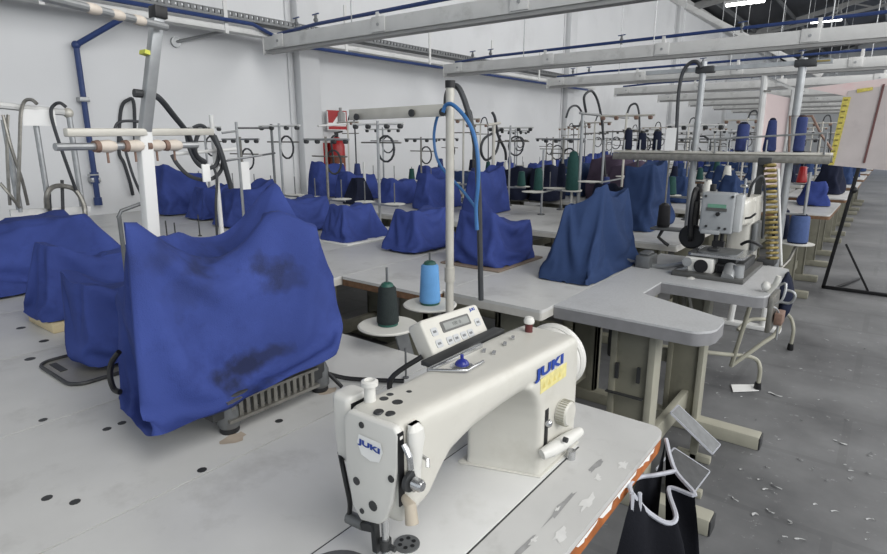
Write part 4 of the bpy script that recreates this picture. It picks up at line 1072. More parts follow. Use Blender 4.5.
for i, (pts, rr_, lb_) in enumerate((([(10, 205), (8, 175), (7, 140), (8, 115)], .007, 'grey cable hanging straight on the left edge rack'),
        ([(18, 206), (19, 170), (20, 135), (21, 112), (25, 101), (32, 100), (37, 104)], .008, 'grey cable bowed over the left edge rack rail, left of the two bows'),
        ([(76, 190), (67, 165), (55, 130), (51, 112), (54, 105), (60, 103), (66, 107)], .008, 'black cable bowed over the left edge rack rail, right of the two bows'),
        ([(47, 208), (47, 195), (53, 187), (63, 186), (75, 190), (83, 203), (85, 215), (85, 248)], .012, 'thick grey cable arch standing over the long blue cover at the left edge'),
        ([(0, 183), (10, 195), (20, 208)], .007, 'grey cable slanting at the left photo edge'),
        ([(3, 115), (12, 150), (22, 180), (28, 205)], .007, 'grey cable running down behind the left edge rack posts'))):
    loop(pts, X+.05, rr_, lb_, BRASSY if i != 2 else RUBBER)

# ================================================================== button machine on the grey table
B = thing('button_machine', 'cream button sewing machine with grey control box on the grey U-shaped table', 'sewing machine', (-.6, 2.95, T))
part('base_plate', MB().span((-.74, 2.66, T), (-.44, 3.12, T+.022)), mat('dark_base_plate', (92, 92, 90), .4, .4, var=.1), B, bevel=.004)
part('bed_casting', MB().span((-.70, 2.70, T+.018), (-.575, 3.05, T+.088)), MACHW, B, bevel=.010, seg=3)
part('bed_side', MB().span((-.575, 2.74, T+.018), (-.47, 3.08, T+.062)), DGREY, B, bevel=.006)
g = MB()
for i in range(8): g.span((-.57+.0125*i, 2.733, T+.024), (-.563+.0125*i, 2.741, T+.056))
part('bed_fins', g, BLACK, B, flat=True)
c = py(701, 266, 2.70)
part('end_disc', MB().lathe([(.030, 0), (.030, .006), (.02, .008)], (c.x, 2.692, c.z), 'y', 24), BLACK, B)
c = py(689, 284, 2.63)
sh = part('shaft_end', MB().lathe([(.026, 0), (.028, .01), (.028, .07)], (c.x, 2.63, c.z), 'y', 24), MACHW, B)
part('shaft_hole', MB().lathe([(.014, -.002), (.014, .004)], (c.x, 2.63, c.z), 'y', 16), BLACK, sh)
part('work_plate', MB().prism(rr(-.69, -.455, 2.70, 2.93, .02), T+.096, T+.106), STEEL, B)
part('feed_plate', MB().prism(rr(-.655, -.49, 2.72, 2.90, .03), T+.106, T+.111), MGREY, B)
part('plate_support', MB().span((-.60, 2.78, T+.06), (-.5, 2.95, T+.096)), DGREY, B)
part('column', loft(MB(), [rring(-.60, x1, 3.02, 3.24, .03, lambda a, c, z=z: (a, c, z)) for z, x1 in ((T+.022, -.485), (T+.16, -.49), (T+.34, -.495))]), MACH, B, bevel=.004)
part('head', loft(MB(), [rring(-.64, -.495, z0, z1, .02, lambda a, c, y=y: (a, y, c)) for y, z0, z1 in ((2.82, .985, 1.10), (2.95, .975, 1.105), (3.24, .96, 1.09))]), MACH, B, bevel=.004)
cb = part('control_box', MB().span((-.665, 2.755, .955), (-.528, 2.83, 1.135)), MACHG, B, bevel=.008, seg=3)
part('box_side', MB().span((-.528, 2.77, .965), (-.50, 2.83, 1.128)), mat('pale_box_side', (176, 178, 178), .4), cb, bevel=.004)
c = py(717, 206, 2.754)
part('green_display', MB().span((c.x-.038, 2.752, c.z-.008), (c.x+.038, 2.756, c.z+.008)), GREEN, cb)
part('display_shade', MB().span((c.x-.042, 2.751, c.z-.022), (c.x+.042, 2.756, c.z-.009)), LCDF, cb)
c = py(718, 214, 2.754); part('knob', MB().cyl((c.x, 2.744, c.z), (c.x, 2.756, c.z), .009, n=14), BLACK, cb)
for (u, v) in ((706, 196), (733, 197), (706, 226), (725, 229), (719, 228)):
    c = py(u, v, 2.754); part('screw', MB().cyl((c.x, 2.75, c.z), (c.x, 2.756, c.z), .006, n=10), DGREY, cb)
part('box_lip', MB().span((-.655, 2.745, .95), (-.575, 2.758, .968)), MACHG, cb, bevel=.004)
part('needle_bar', MB().cyl((-.597, 2.80, T+.11), (-.597, 2.80, .96), .010, n=10).cyl((-.575, 2.81, T+.13), (-.575, 2.81, .96), .008, n=10).span((-.61, 2.79, T+.13), (-.56, 2.82, T+.155)), BLACK, B)
part('lever', MB().tube([(-.50, 2.84, 1.02), (-.47, 2.82, 1.03), (-.45, 2.81, 1.05)], .005, 8), DGREY, B)
bg = []
for i in range(25):
    a = 2*PI*i/24; bg.append(Vector((-.715, 2.85+.05*math.cos(a), 1.02+.12*math.sin(a))))
part('belt_guard', MB().tube(bg, .012, 8).span((-.722, 2.82, .96), (-.708, 2.88, 1.08)), BLACK, B)
part('hand_wheel', MB().lathe([(.05, 0), (.058, .006), (.058, .02), (.05, .028), (.02, .03)], (-.715, 2.84, .915), 'y', 28), BLACK, B)
for xg in (-.72, -.66): part('guard_arm', MB().span((xg, 2.86, 1.12), (xg+.02, 2.90, 1.163)), BLACK, B, bevel=.003)
part('motor_cover', MB().span((-.93, 2.72, T), (-.86, 2.84, T+.06)).span((-.92, 2.735, T+.06), (-.87, 2.82, T+.075)), MGREY, B, bevel=.008)
part('link_rod', MB().tube([py(622, 259, 2.80), py(645, 266, 2.78), py(668, 266, 2.75), py(690, 262, 2.72)], .012, 8).tube([py(648, 278, 2.72), py(670, 272, 2.70), py(688, 268, 2.70)], .008, 8), POLEGREY, B)
c = py(687, 262, 2.69)
part('rod_joint', MB().lathe([(.02, 0), (.02, .03)], (c.x, 2.685, c.z), 'y', 18), POLEGREY, B)
part('drop_link', MB().bar((-.64, 2.60, .70), (-.60, 2.62, .52), .02, .012).bar((-.66, 2.60, .69), (-.64, 2.62, .50), .014, .012), BRASSY, B)
part('thread_tube', MB().tube([(-.52, 3.0, 1.10), (-.50, 2.95, 1.17), (-.47, 2.98, 1.20), (-.46, 3.05, 1.10), (-.455, 3.1, .90)], .006, 7, smooth=6), RUBBER, B)
part('tension_post', MB().cyl((-.53, 2.95, 1.09), (-.53, 2.95, 1.19), .006, n=8).lathe([(.018, 0), (.022, .006), (.018, .012)], (-.53, 2.95, 1.15), n=14), STEEL, B)
part('side_cover', MB().span((-.492, 3.02, .84), (-.472, 3.16, .98)), MGREY, B, bevel=.006)
part('clamp_lever', MB().tube([(-.49, 2.80, .91), (-.46, 2.78, .93), (-.43, 2.80, .92), (-.42, 2.86, .90)], .007, 8, smooth=4), BLACK, B)
part('clamp_feet', MB().span((-.62, 2.76, T+.112), (-.575, 2.80, T+.125)), DGREY, B, bevel=.003)
part('front_lamp', MB().cyl((-.505, 2.66, T+.02), (-.505, 2.72, T+.06), .026, n=16), POLEGREY, B)
part('oil_cup', MB().cyl((-.47, 2.70, T+.0), (-.47, 2.70, T+.075), .022, n=16), GALV, B)
# feeder column of brass springs
t = thing('button_feeder', 'tall column of dull brass spring clips right of the control box', 'feeder', (-.475, 3.2, T))
a, e = py(767, 164, 3.2), py(769, 262, 3.2)
part('spine', MB().bar((a.x-.025, 3.21, T+.0), (a.x-.025, 3.21, a.z), .022, .03, up=(1, 0, 0)), DGREY, t)
N_ = 19
for i in range(N_):
    z = T+.03+(a.z-T-.04)*i/(N_-1); xx = e.x+.01+(a.x-e.x)*i/(N_-1)
    cl = part('spring_clip', MB().tube([(xx-.02, 3.2, z), (xx+.0, 3.17, z+.006), (xx+.024, 3.185, z+.008), (xx+.02, 3.215, z+.002), (xx-.012, 3.22, z)], .0075, 7, smooth=3), GOLD, t)
part('top_clip', MB().span((a.x-.04, 3.19, a.z-.01), (a.x+.02, 3.22, a.z+.03)), DGREY, t, bevel=.004)
part('foot', MB().span((e.x-.05, 3.16, T), (e.x+.03, 3.26, T+.03)), DGREY, t, bevel=.004)
part('pale_tube', MB().cyl((e.x+.055, 3.2, T), (a.x+.05, 3.2, a.z-.02), .006, n=8), STEELW, t)
# dark jar of thread left of machine and posts
spool('thread_spool', 'short black thread cone on a small plate left of the control box', (-1.03, 3.45, .86), mat('black_thread', (22, 22, 26), .85, var=.2, scale=60), BLACK, .13, .036, .032)
t = thing('spool_holder', 'grey metal spool holder under the short black cone left of the control box', 'spool holder', (-1.03, 3.45, T))
part('tray', MB().span((-1.09, 3.40, .845), (-.90, 3.50, .858)), MGREY, t, bevel=.003)
part('arm', MB().tube([(-1.03, 3.45, .845), (-1.045, 3.43, .80), (-1.0, 3.42, .77), (-.98, 3.42, T)], .010, 8), DGREY, t)
part('pin', MB().cyl((-1.03, 3.45, .85), (-1.03, 3.45, 1.35), .005, n=8), BRASSY, t)

# thread rack above the button machine
RY = 3.5
t = thing('thread_rack', 'tall two-post thread rack with long spool shelf above the button machine', 'thread rack', (-.7, RY, T))
pA, pB = py(690, 200, RY), py(784, 200, RY)
zA = py(698, 62, RY).z; zB = py(805, 58, RY).z
part('post', MB().cyl((pA.x, RY, T), (pA.x, RY, zA), .018, n=12), POLEGREY, t)
part('post', MB().cyl((pB.x, RY, T-.3), (pB.x, RY, zB), .019, n=12), POLEGREY, t)
r0, r1 = py(646, 76, RY), py(833, 61, RY)
part('top_rail', MB().bar((r0.x, RY, 1.735), (r1.x, RY, 1.735), .02, .022), GALV, t)
part('rail_slot', MB().bar((pB.x+.03, RY-.013, 1.737), (r1.x-.01, RY-.013, 1.737), .004, .008), GOLD, t)
for x in (pA.x, pB.x): part('rail_clamp', MB().span((x-.035, RY-.025, 1.715), (x+.06, RY+.025, 1.75)), DGREY, t, bevel=.004)
s0, s1 = py(618, 148, RY), py(832, 156, RY)
sh = part('shelf', MB().span((s0.x, RY-.07, 1.285), (s1.x, RY+.06, 1.298)), CREAM, t, bevel=.003)
part('shelf_lip', MB().span((s0.x, RY-.08, 1.245), (s1.x, RY-.065, 1.283)).span((s0.x, RY+.05, 1.25), (s1.x, RY+.062, 1.285)), BRASSY, t, bevel=.002)
w0, w1 = py(715, 139, RY-.09), py(827, 133, RY-.09)
part('front_wire', MB().tube([(w0.x, RY-.09, w0.z), (w1.x, RY-.09, w1.z)], .005, 8).tube([(w0.x, RY-.09, w0.z), (w0.x, RY-.07, 1.29)], .005, 8).tube([(w1.x, RY-.09, w1.z), (w1.x, RY-.07, 1.29)], .005, 8), GALV, t)
part('side_frame', MB().tube([py(789, 152, RY-.05), py(790, 116, RY-.05), py(812, 116, RY-.05), py(822, 136, RY-.05), py(832, 150, RY-.05)], .006, 8), RUST, t)
for i in range(10):
    g = MB(); x = s0.x+.05+i*.095; g.tube([(x, RY-.03, 1.29), (x, RY-.03, 1.36)], .004, 6).lathe([(.012, 0), (.012, .004)], (x, RY-.03, 1.298), n=10)
    part('spool_pin', g, GALV, t)
part('lower_arm', MB().tube([(pB.x, RY, .98), (pB.x+.10, RY, .985), (pB.x+.10, RY, 1.2)], .008, 8), POLEGREY, t)
for i, (u, v0, v1, m_) in enumerate(((741, 124, 147, THREADNV), (769, 120, 148, THREADNV), (797, 117, 148, THREADNV))):
    c = py(u, v1, RY+.0)
    spool('thread_spool', ['navy thread spool on the rack shelf, left of the three', 'navy thread cone on the rack shelf, in front of the pink sheet', 'navy thread spool on the rack shelf, right of the three'][i], (c.x, RY+.01, 1.299), m_, INK, py(u, v0, RY).z-1.30, .032, .030 if i != 1 else .02, group=None)
for i, (u, hh) in enumerate(((641, .10), (656, .11), (627, .12))):
    c = py(u, 148, RY)
    spool('thread_spool', 'dark spool at the left end of the rack shelf, %s of three' % ['second', 'third', 'first'][i], (c.x, RY+.01, 1.299), INK, BLACK, hh, .026, .022)
q = py(671, 134, RY-.085)
solo('paper_tag', MB().span((q.x-.028, q.y, 1.30), (q.x+.028, q.y+.003, 1.425)), WHITE, 'white paper card clipped upright on the rack shelf', 'paper')
solo('air_hose', MB().tube([py(u, v, RY-.03) for u, v in ((676, 150), (677, 120), (679, 90), (683, 72), (690, 63), (697, 62), (701, 68))], .010, 8, smooth=6), RUBBER, 'black hose arching up to the left post of the thread rack', 'hose')
c = py(797, 243, 3.75)
t = thing('spool_stand', 'round white spool plate on a bent arm right of the button machine', 'spool stand', (c.x, 3.75, .62))
part('plate', MB().lathe([(.085, 0), (.088, .005), (.03, .008)], (c.x, 3.75, c.z-.006), n=28), DISC, t)
part('arm', MB().tube([(c.x, 3.75, c.z-.006), (c.x-.02, 3.7, c.z-.09), (pB.x+.02, RY+.02, c.z-.12), (pB.x, RY, c.z-.12)], .008, 8), BRASSY, t)
spool('thread_spool', 'wide blue thread spool on the round white plate right of the button machine', (c.x, 3.75, c.z+.001), mat('denim_thread', (62, 80, 122), .85, var=.1, scale=60, bump=.3, bscale=350), INK, .155, .052, .047)
spool('thread_spool', 'black thread cone just left of the wide blue spool', (c.x-.10, 3.86, c.z+.001), INK, BLACK, .17, .045, .03)
solo('spool_plate', MB().lathe([(.07, 0), (.07, .008)], (c.x-.10, 3.86, c.z-.008), n=24).tube([(c.x-.10, 3.86, c.z-.008), (c.x-.10, 3.80, c.z-.12), (pB.x, RY+.03, c.z-.13)], .008, 6), DISC, 'pale plate under the black cone left of the wide blue spool', 'spool plate')
# pale handle cluster and navy bag at the end of the grey table
t = thing('tool_bracket', 'pale lever bracket with hoses at the right end of the grey table', 'bracket', (-.30, 2.75, .55))
part('plate', MB().span((-.324, 2.55, .60), (-.305, 2.72, .75)), BRASSY, t, bevel=.004)
part('lever', MB().tube([py(763, 300, 2.62), py(768, 292, 2.60), py(776, 284, 2.58), py(779, 276, 2.58)], [.014, .013, .011, .010], 10), DISC, t)
part('knob', MB().ball(py(766, 286, 2.58), .019, 12), MACHW, t)
part('wires', MB().tube([py(770, 305, 2.6), py(782, 300, 2.6), py(786, 284, 2.62), py(778, 286, 2.62)], .005, 6, smooth=4).tube([py(760, 302, 2.6), py(772, 306, 2.58), py(779, 314, 2.6), py(776, 340, 2.6)], .004, 6, smooth=4), GALV, t)
part('valve', MB().span((-.30, 2.58, .63), (-.27, 2.66, .68)), RUST, t, bevel=.004)
m = MB(); q = [(779, 284), (787, 275), (791, 283), (794, 300), (790, 312), (781, 324), (776, 322)]
nn = len(q); ctr = py(785, 300, 2.9)
fr_ = [py(u, v, 2.86+.05*math.sin(i)) for i, (u, v) in enumerate(q)]; bk_ = [p+Vector((-.01, .12, 0)) for p in fr_]
fc = ctr+Vector((0, -.10, 0)); bc = ctr+Vector((0, .16, 0))
m.add(fr_+bk_+[fc, bc], [(i, (i+1) % nn, nn+(i+1) % nn, nn+i) for i in range(nn)]+[(i, (i+1) % nn, 2*nn) for i in range(nn)]+[(nn+i, nn+(i+1) % nn, 2*nn+1) for i in range(nn)])
solo('cloth_pouch', m, INK, 'dark navy cloth pouch hanging off the right end of the grey table', 'pouch', bevel=.012, seg=2, ang=70)
solo('pouch_ring', MB().tube([py(u, v, 2.8) for u, v in ((780, 302), (790, 303), (795, 297), (793, 292), (786, 290))], .006, 8, smooth=5), GALV, 'pale wire ring around the dark navy pouch', 'ring')

# pink sheet on a white tube frame
t = thing('pattern_hanger', 'white tube frame holding a pale pink pattern sheet behind the thread rack', 'pattern hanger', (-.7, 4.6, 0))
f0, f1, f2, f3 = py(765, 76, 4.6), py(795, 90, 4.62), py(751, 215, 4.6), py(795, 130, 4.62)
part('tube_frame', MB().tube([(f0.x-.03, 4.6, 0), f2, f0, f1, (f1.x, 4.62, 0)], .022, 10), STEELW, t, bevel=0)
a, b_, c, d = py(766, 93, 4.61), py(795, 99, 4.63), py(789, 185, 4.63), py(757, 185, 4.61)
part('pink_sheet', MB().quad(a, b_, c, d, t=.004), PINK, t)
part('clip', MB().bar(py(764, 91, 4.58), py(771, 91, 4.58), .016, .01), BRASSY, t)
part('base_bar', MB().span((f0.x-.35, 4.57, 0), (f1.x+.12, 4.65, .03)), STEELW, t, bevel=.004)
# easel with pattern board
t = thing('pattern_easel', 'black metal easel leaning in the aisle with a pinkish pattern board', 'easel', (-.15, 6.3, 0))
g0, g1 = py(823, 288, 6.3), py(890, 62, 6.3)
gt = py(884, 83, 6.3)
part('left_post', MB().bar((g0.x, 6.3, .01), gt, .03, .03), BLACK, t, bevel=.002)
part('base_bar', MB().bar((g0.x-.01, 6.3, .015), (.75, 6.3, .015), .03, .03), BLACK, t, bevel=.002)
part('right_post', MB().bar((.72, 6.3, .01), (.60, 6.3, 1.83), .03, .03), BLACK, t, bevel=.002)
part('brace', MB().bar(py(846, 244, 6.3), py(868, 291, 6.3), .018, .018), BLACK, t, bevel=.002)
part('rear_leg', MB().bar((.1, 6.31, 1.2), (.15, 6.95, .01), .025, .025).bar((g0.x+.1, 6.31, .02), (g0.x+.25, 6.9, .015), .022, .02), BLACK, t, bevel=.002)
part('knob', MB().ball(py(854, 190, 6.27), .03, 10), BLACK, t)
q = [py(828, 165, 6.27), py(905, 172, 6.27), py(905, 83, 6.27), py(848, 91, 6.27)]
bd = part('pattern_board', MB().quad(*q, t=.012), CARD, t)
q2 = [py(847.5, 92, 6.265), py(857, 85, 6.265), py(905, 78, 6.265), py(905, 84, 6.265)]
part('upper_sheet', MB().quad(py(845, 96, 6.275), py(905, 92, 6.275), py(905, 76, 6.275), py(806, 88, 6.275), t=.004), PINK, bd)
part('crease', MB().bar(py(864, 163, 6.262), py(884, 84, 6.262), .016, .006, up=(0,1,0)), mat('rust_brown_line', (110, 76, 74), .7, var=.1), bd)
tp = part('measuring_tape', MB().quad(py(828, 165, 6.262), py(834, 165, 6.262), py(851, 97, 6.262), py(843, 97, 6.262), t=.004).quad(py(857, 93, 6.262), py(873, 90, 6.262), py(873, 87, 6.262), py(857, 89, 6.262), t=.004), TAPE, bd)
g = MB()
for i in range(12):
    s = (i+.5)/12; l_ = py(828, 165, 6.258).lerp(py(843, 97, 6.258), s); r_ = py(834, 165, 6.258).lerp(py(851, 97, 6.258), s)
    g.bar(l_.lerp(r_, .2), l_.lerp(r_, .7), .010, .002, up=(0, 1, 0))
part('tape_marks', g, mat('tape_ink', (120, 110, 60), var=.1), tp, flat=True)
q = py(868, 138, 6.262)

# ================================================================== the banks of tables behind
ROWSHORT = ['row along the aisle', 'second row from the aisle', 'third row from the aisle', 'fourth row from the aisle', 'fifth row from the aisle', 'sixth row from the aisle', 'seventh row from the aisle', 'eighth row from the aisle', 'row nearest the wall']
BN = ['nearest bank', 'second bank', 'third bank back', 'fourth bank back', 'fifth bank back', 'sixth bank back', 'seventh bank back', 'eighth bank back', 'ninth bank back']
rnd = random.Random(21)
tab0 = None
# prototype covers (local coordinates, base on z = 0)
def proto_cover(seed, wx, wy, h, slope, tx, **k):
    b_ = rect(-wx/2, wx/2, -wy/2, wy/2, .006)
    tp_ = [(tx*wx/2, -wy*.40, h), (tx*wx/2, wy*.38, h*slope), (-tx*wx/2, wy*.38, h*slope), (-tx*wx/2, -wy*.40, h)]
    return soft_cover_mb(b_, tp_, seed=seed, n=13, rows=10, rings=5, slack=(1.06, 1.03), hold=.022, grav=.0004, **k)
PROTO = [proto_cover(51, .27, .46, .27, .85, .55), proto_cover(52, .28, .48, .30, 1.12, .45), proto_cover(53, .26, .42, .24, .9, .5), proto_cover(54, .27, .46, .36, .9, .5), proto_cover(55, .27, .5, .28, .75, .4)]
PMESH = {}
def cover_copy(i, m, label, loc, sc=(1, 1, 1), rz=0):
    key = (i, m.name)
    if key not in PMESH: PMESH[key] = PROTO[i].data('dust_cover', m, ang=70)
    o = bpy.data.objects.new('dust_cover', PMESH[key]); COL.objects.link(o)
    o.location = loc; o.scale = sc; o.rotation_euler = (0, 0, rz)
    return tag(o, label, 'cover', 'cloth machine covers in the back banks')
# prototype stand
def stand_proto(kind):
    t = bpy.data.objects.new('thread_stand', None)
    COL.objects.link(t); t.empty_display_size = .05
    h = (.72, .80, .62)[kind]
    part('foot', MB().lathe([(.035, 0), (.035, .008), (.016, .014), (.016, .04)], n=12), MGREY, t, local=True)
    part('pole', MB().cyl((0, 0, 0), (0, 0, h), .0095, n=8), (POLEGREY, CREAM, BRASSY)[kind], t, local=True)
    a = part('cross_arm', MB().tube([(-.22, 0, h-.02), (.22, 0, h-.02)], .008, 8), (STEELW, CREAM, POLEGREY)[kind], t, local=True)
    for x in (-.19, -.08, .08, .19):
        part('eyelet', MB().lathe([(.006, -.02), (.016, -.015), (.016, .01), (.006, .015)], (x, 0, h-.035), 'x', 10), RUST if kind == 1 else DGREY, a, local=True)
    part('second_arm', MB().tube([(-.17, .03, h-.14), (.17, .03, h-.14)], .006, 6), BRASSY, t, local=True)
    part('tray_arm', MB().bar((-.16, 0, .17), (.16, 0, .17), .016, .016), GALV, t, local=True)
    for x in (-.13, .13):
        d = part('spool_plate', MB().lathe([(.07, 0), (.072, .004), (.02, .008)], (x, 0, .178), n=20), DISC, t, local=True)
        part('spool_pin', MB().cyl((x, 0, .18), (x, 0, .32), .004, n=6), MGREY, d, local=True)
    if kind == 1:
        part('hose', MB().tube([(.0, .01, h), (.02, .02, h+.06), (.07, .03, h+.05), (.10, .03, h-.15), (.11, .02, .1), (.10, .0, .02)], .008, 6, smooth=5), RUBBER, t, local=True)
    if kind != 1:
        lp = [Vector((.05+.07*math.cos(a_), .02, h-.18+.085*math.sin(a_))) for a_ in [i*PI/7 for i in range(15)]]
        part('cable_coil', MB().tube(lp, .0075, 6), RUBBER, t, local=True)
    return t
SP = [stand_proto(k) for k in range(3)]
spused = [False]*3
def stand_copy(k, label, loc, rz=0):
    if not spused[k]:
        spused[k] = True; o = SP[k]; o.location = loc; o.rotation_euler = (0, 0, rz); tag(o, label, 'thread stand', 'thread stands in the back banks'); return o
    return dup(SP[k], loc, label, 'thread stands in the back banks', rz)
CP = {}
def cone_copy(m, label, loc, s=1):
    if m.name not in CP: CP[m.name] = cone_mb().data('thread_spool', m, ang=60)
    o = bpy.data.objects.new('thread_spool', CP[m.name]); COL.objects.link(o); o.location = loc; o.scale = (s, s, s)
    return tag(o, label, 'thread spool', 'thread cones in the back banks')
CONEN = {THREADGN.name: 'dark green', THREADNV.name: 'navy', DISC.name: 'pale', INK.name: 'black', THREADBLUE.name: 'light blue', RED.name: 'red'}
tabs = {}
for bi in range(2, 9):
    y0, y1 = BANKY[bi]
    for r in range(0, 9):
        if bi == 2 and r == 0: continue                    # the rack and pattern frame stand here
        x0, x1 = ROWS[r]
        kw = {}
        if bi == 3 and r == 0: yy0, yy1 = 5.6, 6.75; xx = (-.92, -.36)
        else: yy0, yy1 = y0, y1; xx = (x0, x1)
        lab = 'white sewing table in the %s, %s' % (ROWSHORT[r], BN[bi])
        if bi == 3 and r == 0: lab = 'white table beside the easel with a bright blue cover on it'
        key = 'a' if r == 0 else ('b' if r < 2 else 'c')
        if (r, 'p') not in tabs and bi != 3 or (r == 0 and bi == 3):
            t = table(r, bi, lab, edge=EDGEW if r % 3 else BROWN, y0=yy0, y1=yy1, x0=xx[0], x1=xx[1])
            tabs[(r, 'p')] = t
        elif (r, 'p') in tabs:
            dup(tabs[(r, 'p')], ((x0+x1)/2, (yy0+yy1)/2, 0), lab, 'sewing tables')
        else:
            tabs[(r, 'p')] = table(r, bi, lab, edge=EDGEW, y0=yy0, y1=yy1)
        # what stands on it
        xc = x1-.24; yc = y0+.70
        if bi == 3 and r == 0:
            cover_copy(2, BLUE, 'bright blue cover on the white table beside the easel', (-.56, 6.45, T), (1.0, 1.0, .95), .15)
            stand_copy(2, 'thread stand behind the bright blue cover beside the easel', (-.82, 6.6, T), .2)
            cone_copy(RED, 'bright red thread cone on the stand left of the bright blue cover', (-.70, 6.62, T+.186), 1.3)
            continue
        if r >= 5: m = BLUE if (bi+r) % 5 or bi == 2 else NAVY
        elif r == 4: m = BLUE if bi in (2, 4) else NAVY
        else: m = NAVY if (bi*3+r) % 4 else INK
        i = (bi*2+r*3) % 5
        cn = {BLUE.name: 'royal blue', NAVY.name: 'dark navy', INK.name: 'blackish'}[m.name]
        if not (bi == 2 and r in (1, 3)):
            if not (bi > 6 and r > 5):
                cover_copy(i, m, '%s cloth cover in the %s, %s' % (cn, ROWSHORT[r], BN[bi]), (xc, yc+rnd.uniform(-.08, .08), T), (1, 1, rnd.uniform(.9, 1.15)), rnd.uniform(-.12, .12))
        if bi <= 6:
            k = (bi+r) % 3
            sx, sy = x0+.19, y0+1.14
            stand_copy(k, 'thread stand in the %s, %s' % (ROWSHORT[r], BN[bi]), (sx, sy, T), rnd.uniform(-.25, .25))
            if bi <= 4:
                for s, side in ((-.13, 'left'), (.13, 'right')):
                    if rnd.random() < .75:
                        cm = (THREADGN, THREADNV, DISC, INK, THREADNV)[(bi*2+r+int(s > 0)*2) % 5]
                        cone_copy(cm, '%s cone on %s stand plate, %s, %s' % (CONEN[cm.name], side, ROWSHORT[r], BN[bi]), (sx+s, sy, T+.187), rnd.uniform(.95, 1.25))
# stands in the second bank
for r, k, dx in ((4, 0, .0), (5, 2, 0), (6, 0, 0), (7, 2, 0), (8, 0, 0)):
    x0, x1 = ROWS[r]
    stand_copy(k, 'thread stand in the %s, second bank' % ROWSHORT[r], (x0+.23, 2.84, T), .02*r)
# a few that the photo shows clearly
def arm_stand(label, u, vt, x, arm=None, m=POLEGREY, r=.011, hook=None, armm=None):
    a = px(u, vt, x); t = simple_stand(label, a.y, x, T, a.z, [arm] if arm else [], m, r)
    return t
arm_stand('silver pole standing in front of the dark blue cone-shaped cover', 364, 162, -4.0, (318, 126, 346, 124), STEELW, .013)
cover('blackish cone-shaped cover right of the silver pole', rect(-4.15, -3.9, 3.75, 4.0, T+.003), [(-3.99, 3.83, 1.0), (-3.99, 3.93, 1.0), (-4.07, 3.93, 1.0), (-4.07, 3.83, 1.0)], INK, seed=77, n=12, rows=10, rings=4)
arm_stand('silver pole slanting over the blue cover right of the blue hose', 494, 125, -2.9, (488, 125, 500, 123), CREAM, .016)
def plate_stand(label, x, pole, top, plates, cones):
    a = px(pole[0], pole[1], x)
    t = thing('thread_stand', label, 'thread stand', (x-.03, a.y, T))
    zt_ = px(pole[0], top, x).z
    part('pole', MB().cyl((x-.03, a.y, T), (x-.03, a.y, zt_), .009, n=8), POLEGREY, t)
    part('foot', MB().lathe([(.03, 0), (.03, .008), (.012, .012)], (x-.03, a.y, T), n=12), MGREY, t)
    zp = None
    for (u, v) in plates:
        c = px(u, v, x); zp = zp or c.z
        part('spool_plate', MB().lathe([(.085, 0), (.088, .005), (.03, .009)], (x, c.y, zp), n=24), DISC, t)
        part('support_bar', MB().bar((x, c.y, zp-.006), (x-.03, a.y, zp-.02), .012, .010), GALV, t)
    for (u, vb, vt, m_, lb_) in cones:
        b_ = px(u, vb, x); h_ = px(u, vt, x).z-b_.z
        o = bpy.data.objects.new('thread_spool', MB().lathe([(.034, 0), (.038, .008), (.030, h_*.85), (.02, h_)], n=18).data('thread_spool', m_, ang=60))
        COL.objects.link(o); o.location = (x, b_.y, zp+.01); tag(o, lb_, 'thread spool')
    return t
plate_stand('pale double-plate spool stand left of the tall navy cover', -2.2, (545, 200), 150, [(533, 192), (556, 190)], [(538, 192, 170, THREADGN, 'dark green thread cone on the double-plate stand left of the tall navy cover'), (561, 188, 165, INK, 'black thread cone on the double-plate stand left of the tall navy cover')])
plate_stand('pale double-plate spool stand peeking over the tall navy cover', -1.75, (605, 190), 140, [(590, 182), (626, 182)], [])
q = px(572, 188, -2.05)
o = bpy.data.objects.new('thread_spool', MB().lathe([(.05, 0), (.055, .01), (.045, .24), (.028, .30), (.012, .31)], n=18).data('thread_spool', THREADGN, ang=60)); COL.objects.link(o); o.location = (-2.05, q.y, px(572, 190, -2.05).z)
tag(o, 'large dark green thread cone left of the hanging black hose', 'thread spool')
solo('spool_plate', MB().lathe([(.08, 0), (.08, .008)], (-2.05, q.y, o.location.z-.009), n=20).cyl((-2.05, q.y, T), (-2.05, q.y, o.location.z-.009), .01, n=8), DISC, 'pale plate on a post under the large dark green cone', 'spool plate')
t = arm_stand('tall grey pole with a dark horizontal arm above the dark navy covers', 583, 113, -2.0, (580, 113, 628, 118), POLEGREY, .014)
loop([(586, 112), (584, 98), (588, 92), (593, 92), (598, 102), (602, 122), (604, 150), (605, 175)], -1.98, .010, 'black hose arching over the tall grey pole with the dark arm')
loop([(566, 118), (570, 108), (577, 106), (582, 114), (580, 125), (573, 126)], -2.02, .008, 'small grey cable ring left of the tall grey pole with the dark arm')
loop([(492, 112), (495, 118), (498, 135), (505, 150), (506, 160)], -2.92, .013, 'thick grey cable hooked on the slanting silver pole')
loop([(500, 130), (485, 138), (481, 150), (486, 160), (496, 152), (500, 135)], -2.93, .012, 'dark cable coil on the slanting silver pole')
q = [(640, 90), (645, 75)]

